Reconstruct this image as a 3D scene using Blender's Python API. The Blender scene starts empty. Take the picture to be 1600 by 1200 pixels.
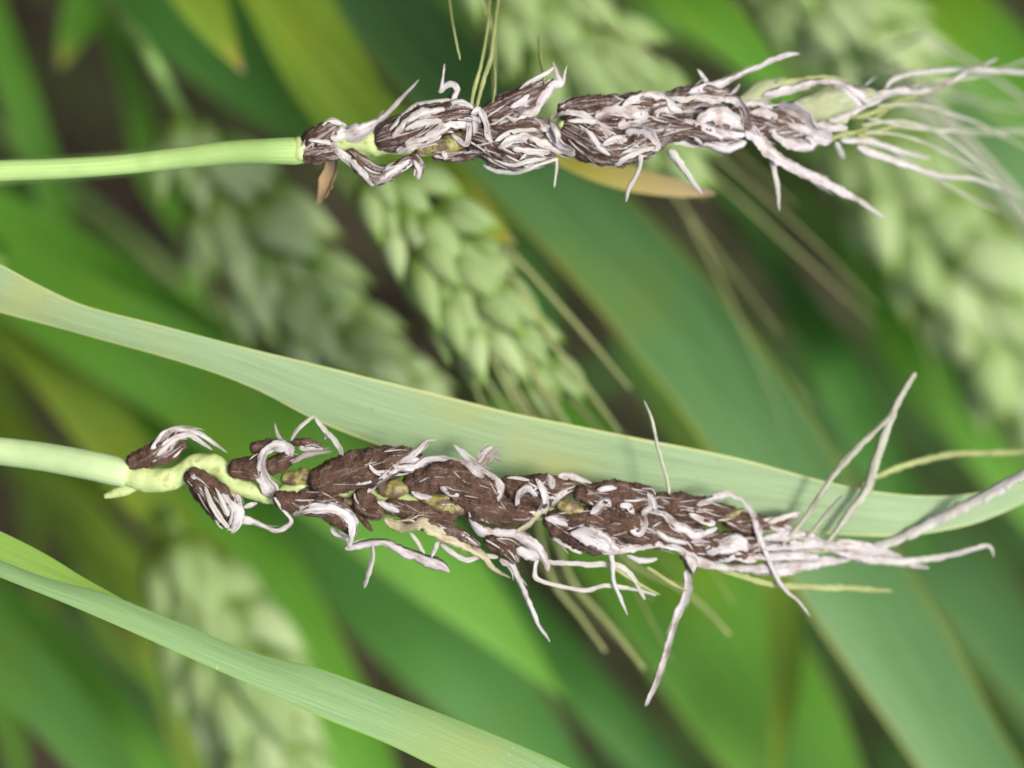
import bpy, math, random
import numpy as np
from mathutils import noise as mnoise, Vector

random.seed(7); rng = np.random.default_rng(11)
S = bpy.context.scene
COL = S.collection

# ------------------------------------------------------------------ camera
PITCH, ROLL = math.radians(25), math.radians(25)
FOC = 0.50                      # metres from the lens to the smutted ears
F = np.array([0, math.cos(PITCH), -math.sin(PITCH)])
U0 = np.array([0, math.sin(PITCH), math.cos(PITCH)]); R0 = np.array([1.0, 0, 0])
RI = math.cos(ROLL)*U0 - math.sin(ROLL)*R0      # the way the camera is held on its side
UI = -math.sin(ROLL)*U0 - math.cos(ROLL)*R0
CAM = np.array([0, 0, 0.74]) - FOC*F
cam = bpy.data.cameras.new('camera'); camo = bpy.data.objects.new('camera', cam); COL.objects.link(camo)
from mathutils import Matrix
camo.matrix_world = Matrix(((RI[0], UI[0], -F[0], CAM[0]), (RI[1], UI[1], -F[1], CAM[1]), (RI[2], UI[2], -F[2], CAM[2]), (0, 0, 0, 1)))
cam.sensor_width = 36; cam.lens = 36*FOC/0.16
cam.clip_start = 0.02; cam.clip_end = 500
cam.dof.use_dof = True; cam.dof.focus_distance = FOC-.008; cam.dof.aperture_fstop = 7.6; cam.dof.aperture_blades = 0
S.camera = camo
# ------------------------------------------------------------------ sky, sun, exposure
SUN_EL, SUN_AZ = math.radians(58), math.radians(200)      # azimuth clockwise from +Y: behind the camera
w = bpy.data.worlds.new('World'); S.world = w; w.use_nodes = True
nt = w.node_tree; bg = nt.nodes['Background']
sky = nt.nodes.new('ShaderNodeTexSky'); sky.sky_type = 'NISHITA'; sky.sun_disc = False
sky.sun_elevation = SUN_EL; sky.sun_rotation = SUN_AZ; sky.air_density = 1.0; sky.dust_density = 4.0; sky.ozone_density = 1.0
nt.links.new(sky.outputs[0], bg.inputs[0]); bg.inputs[1].default_value = 0.09
sl = bpy.data.lights.new('sun', 'SUN'); sl.energy = 1.5; sl.angle = math.radians(14); sl.color = (1, .95, .87)
so = bpy.data.objects.new('sun', sl); COL.objects.link(so)
sd = Vector((math.sin(SUN_AZ)*math.cos(SUN_EL), math.cos(SUN_AZ)*math.cos(SUN_EL), math.sin(SUN_EL)))
so.rotation_euler = (-sd).to_track_quat('-Z', 'Y').to_euler(); so.location = sd*3
vs = S.view_settings; vs.view_transform = 'Standard'; vs.look = 'None'; vs.gamma = 1; vs.exposure = 1.25; vs.use_curve_mapping = False
S.cycles.max_bounces = 5; S.cycles.diffuse_bounces = 2; S.cycles.glossy_bounces = 2; S.cycles.transmission_bounces = 4

# ------------------------------------------------------------------ materials
def newmat(name):
    m = bpy.data.materials.new(name); m.use_nodes = True
    t = m.node_tree; b = t.nodes['Principled BSDF']
    return m, t, b
def N(t, typ, **kw):
    n = t.nodes.new(typ)
    for k, v in kw.items(): setattr(n, k, v)
    return n
def mixc(t, fac, a, b):
    n = N(t, 'ShaderNodeMix', data_type='RGBA')
    for s, v in ((n.inputs[0], fac), (n.inputs[6], a), (n.inputs[7], b)):
        if isinstance(v, (tuple, list)): s.default_value = (*v[:3], 1)
        elif isinstance(v, (int, float)): s.default_value = v
        else: t.links.new(v, s)
    return n.outputs[2]
def ramp(t, src, a, b):
    n = N(t, 'ShaderNodeMapRange'); n.inputs[1].default_value = a; n.inputs[2].default_value = b
    n.interpolation_type = 'SMOOTHSTEP'
    t.links.new(src, n.inputs[0]); return n.outputs[0]
def noise_tex(t, vec, scale, detail=3, rough=.55):
    n = N(t, 'ShaderNodeTexNoise'); n.inputs['Scale'].default_value = scale
    n.inputs['Detail'].default_value = detail; n.inputs['Roughness'].default_value = rough
    if vec is not None: t.links.new(vec, n.inputs['Vector'])
    return n.outputs[0]
def uvscaled(t, sx, sy):
    u = N(t, 'ShaderNodeUVMap', uv_map='UVMap'); m = N(t, 'ShaderNodeMapping')
    m.inputs['Scale'].default_value = (sx, sy, 1); t.links.new(u.outputs[0], m.inputs[0]); return m.outputs[0]
def objco(t):
    return N(t, 'ShaderNodeTexCoord').outputs['Object']
def bump(t, b, h, strength, dist):
    n = N(t, 'ShaderNodeBump'); n.inputs['Strength'].default_value = strength; n.inputs['Distance'].default_value = dist
    t.links.new(h, n.inputs['Height']); t.links.new(n.outputs[0], b.inputs['Normal']); return n.outputs[0]

def leafmat(name, c1, c2, edge=None, tip=None, transl=.32, rough=.5, veins=1.0, spot=None):
    """thin leaf blade: parallel veins along the blade, margin and dying tip colours of the blade itself"""
    m, t, b = newmat(name)
    stripes = noise_tex(t, uvscaled(t, 3400, 60), 1.0, 3)
    broad = noise_tex(t, uvscaled(t, 420, 26), 1.0, 4, .6)
    patch = noise_tex(t, objco(t), 26, 3)
    col = mixc(t, ramp(t, stripes, .3, .7), tuple(x*.93 for x in c1), c2)
    dk = tuple(x*.84 for x in c1)
    col = mixc(t, ramp(t, broad, .45, .75), col, dk)
    yl = (min(1, c1[0]*1.35), c1[1]*1.02, c1[2]*.8)
    col = mixc(t, ramp(t, patch, .5, .72), col, yl)
    if spot: col = mixc(t, ramp(t, noise_tex(t, objco(t), 1300, 2), .71, .77), col, spot)
    ta = N(t, 'ShaderNodeAttribute', attribute_name='along').outputs['Fac']
    ea = N(t, 'ShaderNodeAttribute', attribute_name='edge').outputs['Fac']
    if edge: col = mixc(t, ramp(t, ea, .90, .985), col, edge)
    if tip:
        jit = N(t, 'ShaderNodeMath', operation='MULTIPLY_ADD'); t.links.new(broad, jit.inputs[0]); jit.inputs[1].default_value = .2; t.links.new(ta, jit.inputs[2])
        col = mixc(t, ramp(t, jit.outputs[0], .95, 1.07), col, tip[0])
        col = mixc(t, ramp(t, jit.outputs[0], 1.06, 1.11), col, tip[1])
    t.links.new(col, b.inputs['Base Color']); b.inputs['Roughness'].default_value = rough
    b.inputs['Specular IOR Level'].default_value = .35
    nb = bump(t, b, stripes, .35*veins, .00025)
    tr = N(t, 'ShaderNodeBsdfTranslucent'); t.links.new(col, tr.inputs[0]); t.links.new(nb, tr.inputs['Normal'])
    mx = N(t, 'ShaderNodeMixShader'); mx.inputs[0].default_value = transl
    t.links.new(b.outputs[0], mx.inputs[1]); t.links.new(tr.outputs[0], mx.inputs[2])
    t.links.new(mx.outputs[0], t.nodes['Material Output'].inputs[0])
    return m

def huskmat(name, c, stain, amount=.5, rough=.6, transl=.15, across=3600):
    """papery dry husk: fibres along the shred, brown smut dust caught between them"""
    m, t, b = newmat(name)
    fib = noise_tex(t, uvscaled(t, across, 160), 1.0, 4, .6)
    pat = noise_tex(t, uvscaled(t, across*.45, 420), 1.0, 4, .65)
    big = noise_tex(t, objco(t), 330, 3)
    col = mixc(t, ramp(t, fib, .3, .68), tuple(x*.66 for x in c), c)
    col = mixc(t, ramp(t, big, .38, .7), col, tuple(x*k for x, k in zip(c, (.80, .77, .75))))
    th = N(t, 'ShaderNodeMath', operation='MULTIPLY_ADD'); t.links.new(big, th.inputs[0]); th.inputs[1].default_value = .55; t.links.new(pat, th.inputs[2])
    st = N(t, 'ShaderNodeMath', operation='MULTIPLY'); t.links.new(ramp(t, th.outputs[0], .74, .98), st.inputs[0]); st.inputs[1].default_value = amount
    col = mixc(t, st.outputs[0], col, stain)
    t.links.new(col, b.inputs['Base Color']); b.inputs['Roughness'].default_value = rough
    b.inputs['Specular IOR Level'].default_value = .25
    bump(t, b, fib, .8, .0004)
    tr = N(t, 'ShaderNodeBsdfTranslucent'); t.links.new(col, tr.inputs[0])
    mx = N(t, 'ShaderNodeMixShader'); mx.inputs[0].default_value = transl
    t.links.new(b.outputs[0], mx.inputs[1]); t.links.new(tr.outputs[0], mx.inputs[2])
    t.links.new(mx.outputs[0], t.nodes['Material Output'].inputs[0])
    return m
def spikeletmat(name, base, tip):
    """waxy floret: yellow green at its foot, whitish bloom on the swollen part"""
    m, t, b = newmat(name)
    al = N(t, 'ShaderNodeAttribute', attribute_name='along').outputs['Fac']
    no = noise_tex(t, objco(t), 240, 3)
    j = N(t, 'ShaderNodeMath', operation='MULTIPLY_ADD'); t.links.new(no, j.inputs[0]); j.inputs[1].default_value = .5; t.links.new(al, j.inputs[2])
    col = mixc(t, ramp(t, j.outputs[0], .42, .80), base, tip)
    col = mixc(t, ramp(t, j.outputs[0], 1.02, 1.22), col, tuple(x*1.05 for x in base))
    t.links.new(col, b.inputs['Base Color']); b.inputs['Roughness'].default_value = .6; b.inputs['Specular IOR Level'].default_value = .25
    tr = N(t, 'ShaderNodeBsdfTranslucent'); t.links.new(col, tr.inputs[0]); mx = N(t, 'ShaderNodeMixShader'); mx.inputs[0].default_value = .28
    t.links.new(b.outputs[0], mx.inputs[1]); t.links.new(tr.outputs[0], mx.inputs[2]); t.links.new(mx.outputs[0], t.nodes['Material Output'].inputs[0])
    return m

def smutmat(name, c, light, dark, veil, vamount):
    """powdery spores, with shreds of the silvery membrane still lying over them"""
    m, t, b = newmat(name)
    g = noise_tex(t, objco(t), 3000, 4, .75)
    l = noise_tex(t, objco(t), 420, 4, .6)
    v = noise_tex(t, uvscaled(t, 1500, 210), 1.0, 4, .62)
    col = mixc(t, ramp(t, l, .35, .68), c, dark)
    col = mixc(t, ramp(t, g, .54, .70), col, light)
    k = N(t, 'ShaderNodeMath', operation='MULTIPLY'); t.links.new(ramp(t, v, .56-.12*vamount, .72-.08*vamount), k.inputs[0]); k.inputs[1].default_value = .35+.5*vamount
    col = mixc(t, k.outputs[0], col, veil)
    t.links.new(col, b.inputs['Base Color']); b.inputs['Roughness'].default_value = .95; b.inputs['Specular IOR Level'].default_value = .1
    bump(t, b, g, 1.0, .0006)
    return m

def stemmat(name, c, c2, dust=None, dlo=.54):
    m, t, b = newmat(name)
    fib = noise_tex(t, uvscaled(t, 2600, 30), 1.0, 3); big = noise_tex(t, objco(t), 70, 3)
    col = mixc(t, ramp(t, fib, .3, .7), c, c2)
    col = mixc(t, ramp(t, big, .45, .7), col, tuple(x*.82 for x in c))
    if dust: col = mixc(t, ramp(t, noise_tex(t, objco(t), 650, 4, .65), dlo, dlo+.12), col, dust)
    t.links.new(col, b.inputs['Base Color']); b.inputs['Roughness'].default_value = .5; b.inputs['Specular IOR Level'].default_value = .35
    bump(t, b, fib, .3, .0003)
    return m

M = {}
SM = (.085, .046, .032)
M['smut'] = smutmat('smut_powder', (.15, .088, .060), (.30, .21, .16), (.075, .042, .029), (.34, .28, .25), .42)
M['smut_veil'] = smutmat('smut_under_membrane', (.14, .082, .058), (.22, .15, .12), (.06, .033, .024), (.50, .455, .44), .85)
M['husk'] = huskmat('dry_husk', (.68, .645, .635), (.24, .16, .12), .7)
M['awn_dry'] = huskmat('dry_awn', (.66, .65, .60), (.42, .36, .28), .35)
M['husk_grey'] = huskmat('smut_dusted_husk', (.38, .335, .31), (.15, .095, .07), .9)
M['husk_cream'] = huskmat('cream_husk', (.62, .58, .38), (.28, .20, .12), .7)
M['glume'] = huskmat('pale_green_glume', (.50, .56, .34), (.42, .48, .18), .4, transl=.25)
M['awn_green'] = huskmat('green_awn', (.44, .50, .20), (.34, .38, .14), .4, transl=.2)
M['awn_pale'] = huskmat('pale_awn', (.60, .62, .48), (.4, .38, .26), .3, transl=.2)
M['stem'] = stemmat('smooth_green_stalk', (.30, .46, .14), (.37, .53, .19))
M['stem_pale'] = stemmat('pale_green_stalk', (.40, .54, .26), (.47, .59, .30))
M['stem_bg'] = stemmat('field_stalk', (.17, .30, .07), (.22, .36, .10))
M['rachis'] = stemmat('yellow_green_rachis', (.40, .50, .20), (.45, .54, .23), (.34, .33, .12))
M['olive'] = stemmat('olive_green_floret', (.24, .235, .07), (.30, .275, .09), (.125, .08, .05), .44)
M['blade'] = leafmat('waxy_leaf', (.255, .38, .18), (.305, .425, .235), edge=(.50, .55, .22), transl=.22, veins=1.6, spot=(.20, .25, .10))
M['blade2'] = leafmat('waxy_leaf_underside', (.23, .385, .14), (.27, .43, .19), edge=(.20, .38, .07), transl=.25, veins=1.3, spot=(.40, .5, .32))
M['blade_y'] = leafmat('young_leaf', (.26, .45, .07), (.30, .48, .10), transl=.35, veins=.6)
TIP = ((.38, .38, .05), (.42, .32, .19))
for nm_, tp_ in (('', None), ('_tip', TIP)):
    M['leaf_mid'+nm_] = leafmat('leaf_mid_green'+nm_, (.07, .21, .035), (.09, .25, .048), edge=(.13, .27, .05), tip=tp_)
    M['leaf_bright'+nm_] = leafmat('leaf_bright_green'+nm_, (.125, .34, .03), (.155, .38, .045), edge=(.2, .36, .06), tip=tp_)
    M['leaf_yellow'+nm_] = leafmat('leaf_yellow_green'+nm_, (.21, .35, .03), (.25, .39, .05), tip=tp_)
    M['leaf_blue'+nm_] = leafmat('leaf_blue_green'+nm_, (.105, .24, .07), (.135, .28, .095), edge=(.27, .30, .05), tip=tp_)
M['leaf_dead'] = leafmat('leaf_dying_yellow', (.50, .47, .06), (.55, .46, .14), tip=((.55, .42, .20), (.45, .30, .2)))
M['leaf_tan'] = leafmat('leaf_dry_tan', (.45, .36, .20), (.5, .40, .26), tip=((.46, .39, .24), (.44, .36, .27)))
def plainleaf(name, c, tr_):
    m, t, b = newmat(name); col = mixc(t, ramp(t, noise_tex(t, objco(t), 6, 2), .3, .7), c, tuple(x*.6 for x in c))
    t.links.new(col, b.inputs['Base Color']); b.inputs['Roughness'].default_value = .6; b.inputs['Specular IOR Level'].default_value = .2
    tr = N(t, 'ShaderNodeBsdfTranslucent'); t.links.new(col, tr.inputs[0]); mx = N(t, 'ShaderNodeMixShader'); mx.inputs[0].default_value = tr_
    t.links.new(b.outputs[0], mx.inputs[1]); t.links.new(tr.outputs[0], mx.inputs[2]); t.links.new(mx.outputs[0], t.nodes['Material Output'].inputs[0]); return m
M['leaf_far'] = plainleaf('leaf_field', (.042, .13, .02), .22)
M['leaf_dry'] = plainleaf('leaf_field_dry', (.075, .052, .034), .08)
M['stem_field'] = plainleaf('stem_field', (.085, .15, .035), .05)
M['spikelet'] = spikeletmat('waxy_green_spikelet', (.19, .31, .05), (.31, .43, .17))
M['spikelet_w'] = spikeletmat('whitish_spikelet', (.19, .32, .05), (.41, .53, .25))
m, t, b = newmat('dark_soil')
s1 = noise_tex(t, objco(t), 9, 6, .65); s2 = noise_tex(t, objco(t), 70, 4, .6)
t.links.new(mixc(t, ramp(t, s2, .3, .7), mixc(t, s1, (.03, .02, .014), (.07, .046, .03)), (.045, .03, .02)), b.inputs['Base Color'])
b.inputs['Roughness'].default_value = .95; bump(t, b, s2, .8, .02)
M['soil'] = m

# ------------------------------------------------------------------ mesh helpers
def Pw(px, py, dz=0.0):
    """point on the ears' focal plane measured in 0.1 mm steps, dz steps further off"""
    d = FOC + dz*1e-4; k = d/FOC*1e-4
    return CAM + F*d + RI*((px-800)*k) + UI*((600-py)*k)
def PW(a):
    a = np.asarray(a, float); d = FOC + a[:, 2]*1e-4; k = d/FOC*1e-4
    return CAM + d[:, None]*F + ((a[:, 0]-800)*k)[:, None]*RI + ((600-a[:, 1])*k)[:, None]*UI
def cr(pts, step):
    """Catmull-Rom through rows, about `step` between samples of the first two columns"""
    p = np.asarray(pts, float)
    if len(p) == 2: p = np.vstack([p[0], (p[0]+p[1])/2, p[1]])
    q = np.vstack([2*p[0]-p[1], p, 2*p[-1]-p[-2]]); out = []
    for i in range(1, len(q)-2):
        L = np.linalg.norm(q[i+1][:2]-q[i][:2]); n = max(2, int(L/step))
        for s in np.arange(n)/n:
            a, b_, c, d = q[i-1], q[i], q[i+1], q[i+2]
            out.append(.5*(2*b_+(c-a)*s+(2*a-5*b_+4*c-d)*s*s+(3*b_-a-3*c+d)*s**3))
    out.append(p[-1]); return np.array(out)
def unit(v): return v/np.maximum(np.linalg.norm(v, axis=-1, keepdims=True), 1e-12)
def frames(c, ref):
    T = unit(np.gradient(c, axis=0)); r = np.broadcast_to(ref, c.shape)
    Nn = unit(r-(r*T).sum(1, keepdims=True)*T); B = np.cross(T, Nn); return T, Nn, B
def ringmesh(rings, cap=True, v0=0):
    """rings (n,m,3) -> verts, faces, uvs per loop later"""
    n, mm, _ = rings.shape; vs_ = rings.reshape(-1, 3)
    i = np.arange(n-1)[:, None]*mm; j = np.arange(mm)[None]; j2 = (j+1) % mm
    f = np.stack([i+j, i+j2, i+mm+j2, i+mm+j], -1).reshape(-1, 4)
    return vs_, f
class Mesh:
    def __init__(s): s.v = []; s.f = []; s.uv = []; s.al = []; s.ed = []; s.n = 0; s.caps = []
    def rings(s, rings, length=None, cap=True):
        n, mm, _ = rings.shape; v, f = ringmesh(rings)
        per = np.linalg.norm(np.roll(rings, -1, 1)-rings, axis=2).sum(1).max()
        cen = rings.mean(1); L = np.concatenate([[0], np.cumsum(np.linalg.norm(np.diff(cen, axis=0), axis=1))])
        uu = np.tile(np.arange(mm)/mm*per, n); vv = np.repeat(L, mm)
        s.v.append(v); s.f.append(f+s.n); s.uv.append(np.stack([uu+s.n*1e-5, vv], 1))
        s.al.append(np.repeat(L/max(L[-1], 1e-9), mm)); s.ed.append(np.zeros(n*mm))
        if cap:
            s.caps.append([s.n+k for k in range(mm)][::-1]); s.caps.append([s.n+(n-1)*mm+k for k in range(mm)])
        s.n += n*mm
    def grid(s, g, al, ed, uv):
        n, mm, _ = g.shape; i = np.arange(n-1)[:, None]*mm; j = np.arange(mm-1)[None]
        f = np.stack([i+j, i+j+1, i+mm+j+1, i+mm+j], -1).reshape(-1, 4)
        s.v.append(g.reshape(-1, 3)); s.f.append(f+s.n); s.uv.append(uv.reshape(-1, 2)); s.al.append(al.reshape(-1)); s.ed.append(ed.reshape(-1)); s.n += n*mm
    def build(s, name, mat, parent=None, origin=None):
        v = np.vstack(s.v); f = np.vstack(s.f); o = np.zeros(3) if origin is None else np.asarray(origin)
        me = bpy.data.meshes.new(name)
        faces = f.tolist()+s.caps
        me.from_pydata((v-o).tolist(), [], faces)
        uv = np.vstack(s.uv); lay = me.uv_layers.new(name='UVMap')
        li = np.empty(len(me.loops), np.int32); me.loops.foreach_get('vertex_index', li)
        lay.data.foreach_set('uv', uv[li].astype(np.float32).ravel())
        for nm, arr in (('along', s.al), ('edge', s.ed)):
            a = me.attributes.new(nm, 'FLOAT', 'POINT'); a.data.foreach_set('value', np.concatenate(arr).astype(np.float32))
        me.polygons.foreach_set('use_smooth', np.ones(len(me.polygons), bool)); me.update()
        me.materials.append(M[mat])
        ob = bpy.data.objects.new(name, me); COL.objects.link(ob)
        if parent is not None: ob.parent = parent
        return ob
def tag(o, label, cat, group=None):
    o['label'] = label; o['category'] = cat
    if group: o['group'] = group
def tube_rings(c, ra, sides=10, rb=None, ref=None, twist=None, curl=0):
    T, Nn, B = frames(c, F if ref is None else ref)
    ra = np.asarray(ra, float); rb = ra if rb is None else rb
    if twist is not None:
        cs, sn = np.cos(twist)[:, None], np.sin(twist)[:, None]; Nn, B = Nn*cs+B*sn, B*cs-Nn*sn
    th = np.linspace(0, 2*np.pi, sides, endpoint=False)
    cx = np.cos(th)[None, :, None]; sx = np.sin(th)[None, :, None]
    cu = (curl*ra[:, None]*np.cos(th)[None]**2)[:, :, None]
    return c[:, None]+ra[:, None, None]*cx*B[:, None]+(rb[:, None, None]*sx+cu)*Nn[:, None]
def ground_path(p, T, base, n=26):
    """stalk from its foot on the soil up to p, arriving along T"""
    h = p[2]; a = np.array([base[0], base[1], -.012])
    b = a+np.array([0, 0, h*.55]); c = p-T*min(.22, h*.35)
    s = np.linspace(0, 1, n)[:, None]
    return (1-s)**3*a+3*(1-s)**2*s*b+3*(1-s)*s*s*c+s**3*p

class Plant:
    def __init__(s, name, label, cat, group=None):
        s.o = bpy.data.objects.new(name, None); COL.objects.link(s.o); s.o.empty_display_size = .05
        tag(s.o, label, cat, group); s.base = None; s.samples = []; s.masses = []
    def set_base(s, b): s.base = np.array([b[0], b[1], 0.0]); s.o.location = s.base
    def foot(s, p, T, spread=.16):
        b = p-T*spread*np.array([1, 1, 0]); s.set_base((b[0]+rng.normal(0, .01), b[1]+rng.normal(0, .01)))
    def add(s, m, name, mat, parent=None):
        return m.build(name, mat, parent or s.o, s.base)

def stalk(pl, pts, mat, sides=20):
    """pts rows: px, py, dz, diameter(px) in view, from the low end up; goes on below down to the soil"""
    a = cr(pts, 12); c = PW(a); r = a[:, 3]*.5e-4*(1+a[:, 2]*1e-4/FOC)
    T = unit(c[1]-c[0]); pl.foot(c[0], T)
    g = ground_path(c[0], T, pl.base)[:-1]
    c2 = np.vstack([g, c]); r2 = np.concatenate([np.linspace(r[0]*1.25, r[0], len(g)), r])
    m = Mesh(); m.rings(tube_rings(c2, r2, sides)); return pl.add(m, 'stem', mat)

# ------------------------------------------------------------------ setting: soil and the field behind
def soil():
    xs = np.concatenate([-np.geomspace(120, 2.6, 14), np.linspace(-2.5, 2.5, 90), np.geomspace(2.6, 120, 14)])
    ys = xs+1.5
    X, Y = np.meshgrid(xs, ys); Z = np.array([mnoise.noise(Vector((x*7, y*7, 0)))*.012+mnoise.noise(Vector((x*22, y*22, 3)))*.006 for x, y in zip(X.ravel(), Y.ravel())]).reshape(X.shape)
    far = np.maximum(np.abs(X), np.abs(Y-1.5)) > 2.5; Z[far] = 0
    g = np.stack([X, Y, Z-.006], -1); m = Mesh()
    m.grid(g, np.zeros(X.shape), np.zeros(X.shape), np.stack([X, Y], -1))
    o = m.build('ground', 'soil'); o['kind'] = 'structure'
soil()

def arch_leaf(m, p, az, L, wd, up, droop, cols=3, rows=9, roll=0.0):
    """random field leaf: leaves p at elevation `up`, bends over by `droop`"""
    s = np.linspace(0, 1, rows); el = up-droop*s**1.5
    d = np.stack([np.cos(el)*math.cos(az), np.cos(el)*math.sin(az), np.sin(el)], 1)
    c = p+np.vstack([np.zeros(3), np.cumsum((d[1:]+d[:-1])/2*L/(rows-1), 0)])
    side = np.array([-math.sin(az), math.cos(az), 0])
    nn = np.cross(d, side); tw = roll*s
    sv = side[None]*np.cos(tw)[:, None]+nn*np.sin(tw)[:, None]
    wv = wd*np.minimum(1, .55+s*2)*np.sqrt(np.maximum(1-s**2.2, 0))*.5+1e-5
    u = np.linspace(-1, 1, cols)
    g = c[:, None]+sv[:, None]*(wv[:, None]*u[None])[..., None]+nn[:, None]*(-(1-np.abs(u))*.22*wv[:, None])[..., None]*-1
    m.grid(g, np.repeat(s[:, None], cols, 1), np.repeat(np.abs(u)[None], rows, 0), np.stack([u[None]*wv[:, None], np.repeat((s*L)[:, None], cols, 1)], -1)+rng.random()*9)

def lobe(c, T, Nn, L, r, seg=7, rows=7):
    """pointed grain-shaped floret"""
    s = np.linspace(0, 1, rows); prof = np.interp(s, [0, .08, .22, .4, .6, .8, .92, 1], [.25, .62, .92, 1, .82, .46, .2, .03])
    cc = c+T[None]*(s*L)[:, None]+Nn[None]*(np.sin(s*2.4)*r*.5)[:, None]
    B = np.cross(T, Nn); th = np.linspace(0, 2*np.pi, seg, endpoint=False)
    return cc[:, None]+(prof*r)[:, None, None]*(np.cos(th)[None, :, None]*B+np.sin(th)[None, :, None]*Nn*.85)

def in_view(p, margin=.012):
    q = np.asarray(p)-CAM; d = q@F
    if d < .05: return False, d
    return (abs(q@RI)/d < .16+margin/d) and (abs(q@UI)/d < .12+margin/d), d

def field():
    blades, stalks, ears, dry = Mesh(), Mesh(), Mesh(), Mesh()
    n = 0
    for k in range(1400):
        x, y = rng.uniform(-1.1, 1.1), rng.uniform(-.25, 3.4)
        h = rng.normal(.66, .05); lean = rng.normal(0, .07, 2)
        top = np.array([x+lean[0]*h, y+lean[1]*h, h])
        # keep the ground in front of the ears, and everything seen nearer than the named plants, clear
        ok = True
        for zz in np.linspace(0, 1, 9):
            q = np.array([x+lean[0]*h*zz, y+lean[1]*h*zz, (h+.08)*zz]); v, d = in_view(q, .20)
            if v and d < .84: ok = False; break
            if np.linalg.norm(q-CAM) < .32: ok = False; break
        if not ok: continue
        n += 1
        c = np.array([x, y, -.01])+np.linspace(0, 1, 7)[:, None]*(top-np.array([x, y, -.01]))
        stalks.rings(tube_rings(c, np.linspace(.0019, .0012, 7), 5), cap=False)
        for q in range(rng.integers(3, 6)):
            f = rng.uniform(.05, .95); p = np.array([x, y, 0])+(top-np.array([x, y, 0]))*f
            L = rng.uniform(.14, .26); az = rng.uniform(0, 2*math.pi)
            tip = p+np.array([math.cos(az), math.sin(az), .3])*L*.8
            mid = p+np.array([math.cos(az), math.sin(az), .5])*L*.45
            bad = False
            for qq in (tip, mid):
                v, d = in_view(qq, .12)
                if (v and d < .8): bad = True
            if bad: continue
            vv_, dd_ = in_view(mid, .1)
            if f > .5 and rng.random() < (.72 if vv_ and dd_ < 1.9 else .25): continue
            arch_leaf(blades if f > .55 else dry, p, az, L, rng.uniform(.011, .018), rng.uniform(.6, 1.3), rng.uniform(.6, 2.3), roll=rng.normal(0, .7))
        if rng.random() < .55:
            T = unit(np.array([lean[0]+rng.normal(0, .1), lean[1]+rng.normal(0, .1), 1])); az = rng.uniform(0, 6.28)
            Sd = unit(np.cross(T, [math.cos(az), math.sin(az), 0])); 
            for i in range(12):
                sg = 1 if i % 2 else -1; p = top+T*(i*.006)+Sd*sg*.0025
                ears.rings(lobe(p, unit(T+Sd*sg*.4), Sd*sg, .012, .0042, 5, 5), cap=False)
    o = stalks.build('field_stalks', 'stem_field'); o['kind'] = 'stuff'; o['label'] = 'thin green stalks of the dense wheat field behind'; o['category'] = 'wheat field'
    o = blades.build('field_leaves', 'leaf_far'); o['kind'] = 'stuff'; o['label'] = 'dense dark green leaves of the wheat field far behind'; o['category'] = 'wheat field'
    o = dry.build('field_dry_leaves', 'leaf_dry'); o['kind'] = 'stuff'; o['label'] = 'withered brown lower leaves deep in the wheat field'; o['category'] = 'wheat field'
    o = ears.build('field_ears', 'spikelet'); o['kind'] = 'stuff'; o['label'] = 'mass of green ears in the wheat field far behind'; o['category'] = 'wheat field'
field()

# ------------------------------------------------------------------ leaves with their shoots
def shoot_leaf(label, mat, pts, tilt=0.3, cup=.16, stem_mat='stem_bg', cols=9, wave=0.0, group=None, sheath=True, cat='wheat leaf'):
    """pts rows: px, py, dz, width(px); first row is the low end, outside the frame"""
    pl = Plant('wheat_leaf', label, cat, group)
    pts = list(pts); q1, q2 = np.array(pts[-1], float), np.array(pts[-2], float)
    if q1[3] > 12:                       # let the blade run out to its point
        d_ = (q1-q2)[:3]; d_ = d_/np.linalg.norm(d_[:2])*q1[3]*2.6
        pts += [(*(q1[:3]+d_*.6), q1[3]*.62), (*(q1[:3]+d_*1.3), 1.5)]
    a = cr(pts, 14); c = PW(a); k = 1+a[:, 2]*1e-4/FOC; wv = a[:, 3]*.5e-4*k
    T, Nn, B = frames(c, F)
    ph = rng.uniform(0, 6); s = np.linspace(0, 1, len(c))
    tw = tilt+.18*np.sin(s*3+ph)
    cs, sn = np.cos(tw)[:, None], np.sin(tw)[:, None]; N2, B2 = Nn*cs+B*sn, B*cs-Nn*sn
    u = np.linspace(-1, 1, cols)
    bend = (cup*(u**2)[None]*wv[:, None])
    if wave: bend = bend+wave*wv[:, None]*np.sin(s*17+ph)[:, None]*np.abs(u)[None]**2
    g = c[:, None]+B2[:, None]*(wv[:, None]*u[None])[..., None]-N2[:, None]*bend[..., None]
    pl.foot(c[0], T[0])
    L = np.concatenate([[0], np.cumsum(np.linalg.norm(np.diff(c, axis=0), axis=1))])
    m = Mesh(); m.grid(g, np.repeat(s[:, None], cols, 1), np.repeat(np.abs(u)[None], len(c), 0), np.stack([u[None]*wv[:, None], np.repeat(L[:, None], cols, 1)], -1)+rng.random()*5)
    bl = pl.add(m, 'leaf_blade', mat)
    mid = Mesh(); ins = slice(0, max(4, int(len(c)*.93)))
    cc = (c+N2*.00005)[ins]
    mid.rings(tube_rings(cc, np.linspace(.0005, .00012, len(cc)), 6)); pl.add(mid, 'midrib', mat, bl)
    gp = ground_path(c[0], T[0], pl.base); st = Mesh()
    st.rings(tube_rings(gp, np.linspace(.0022, .0016, len(gp)), 10)); pl.add(st, 'stem', stem_mat)
    return pl

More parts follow.
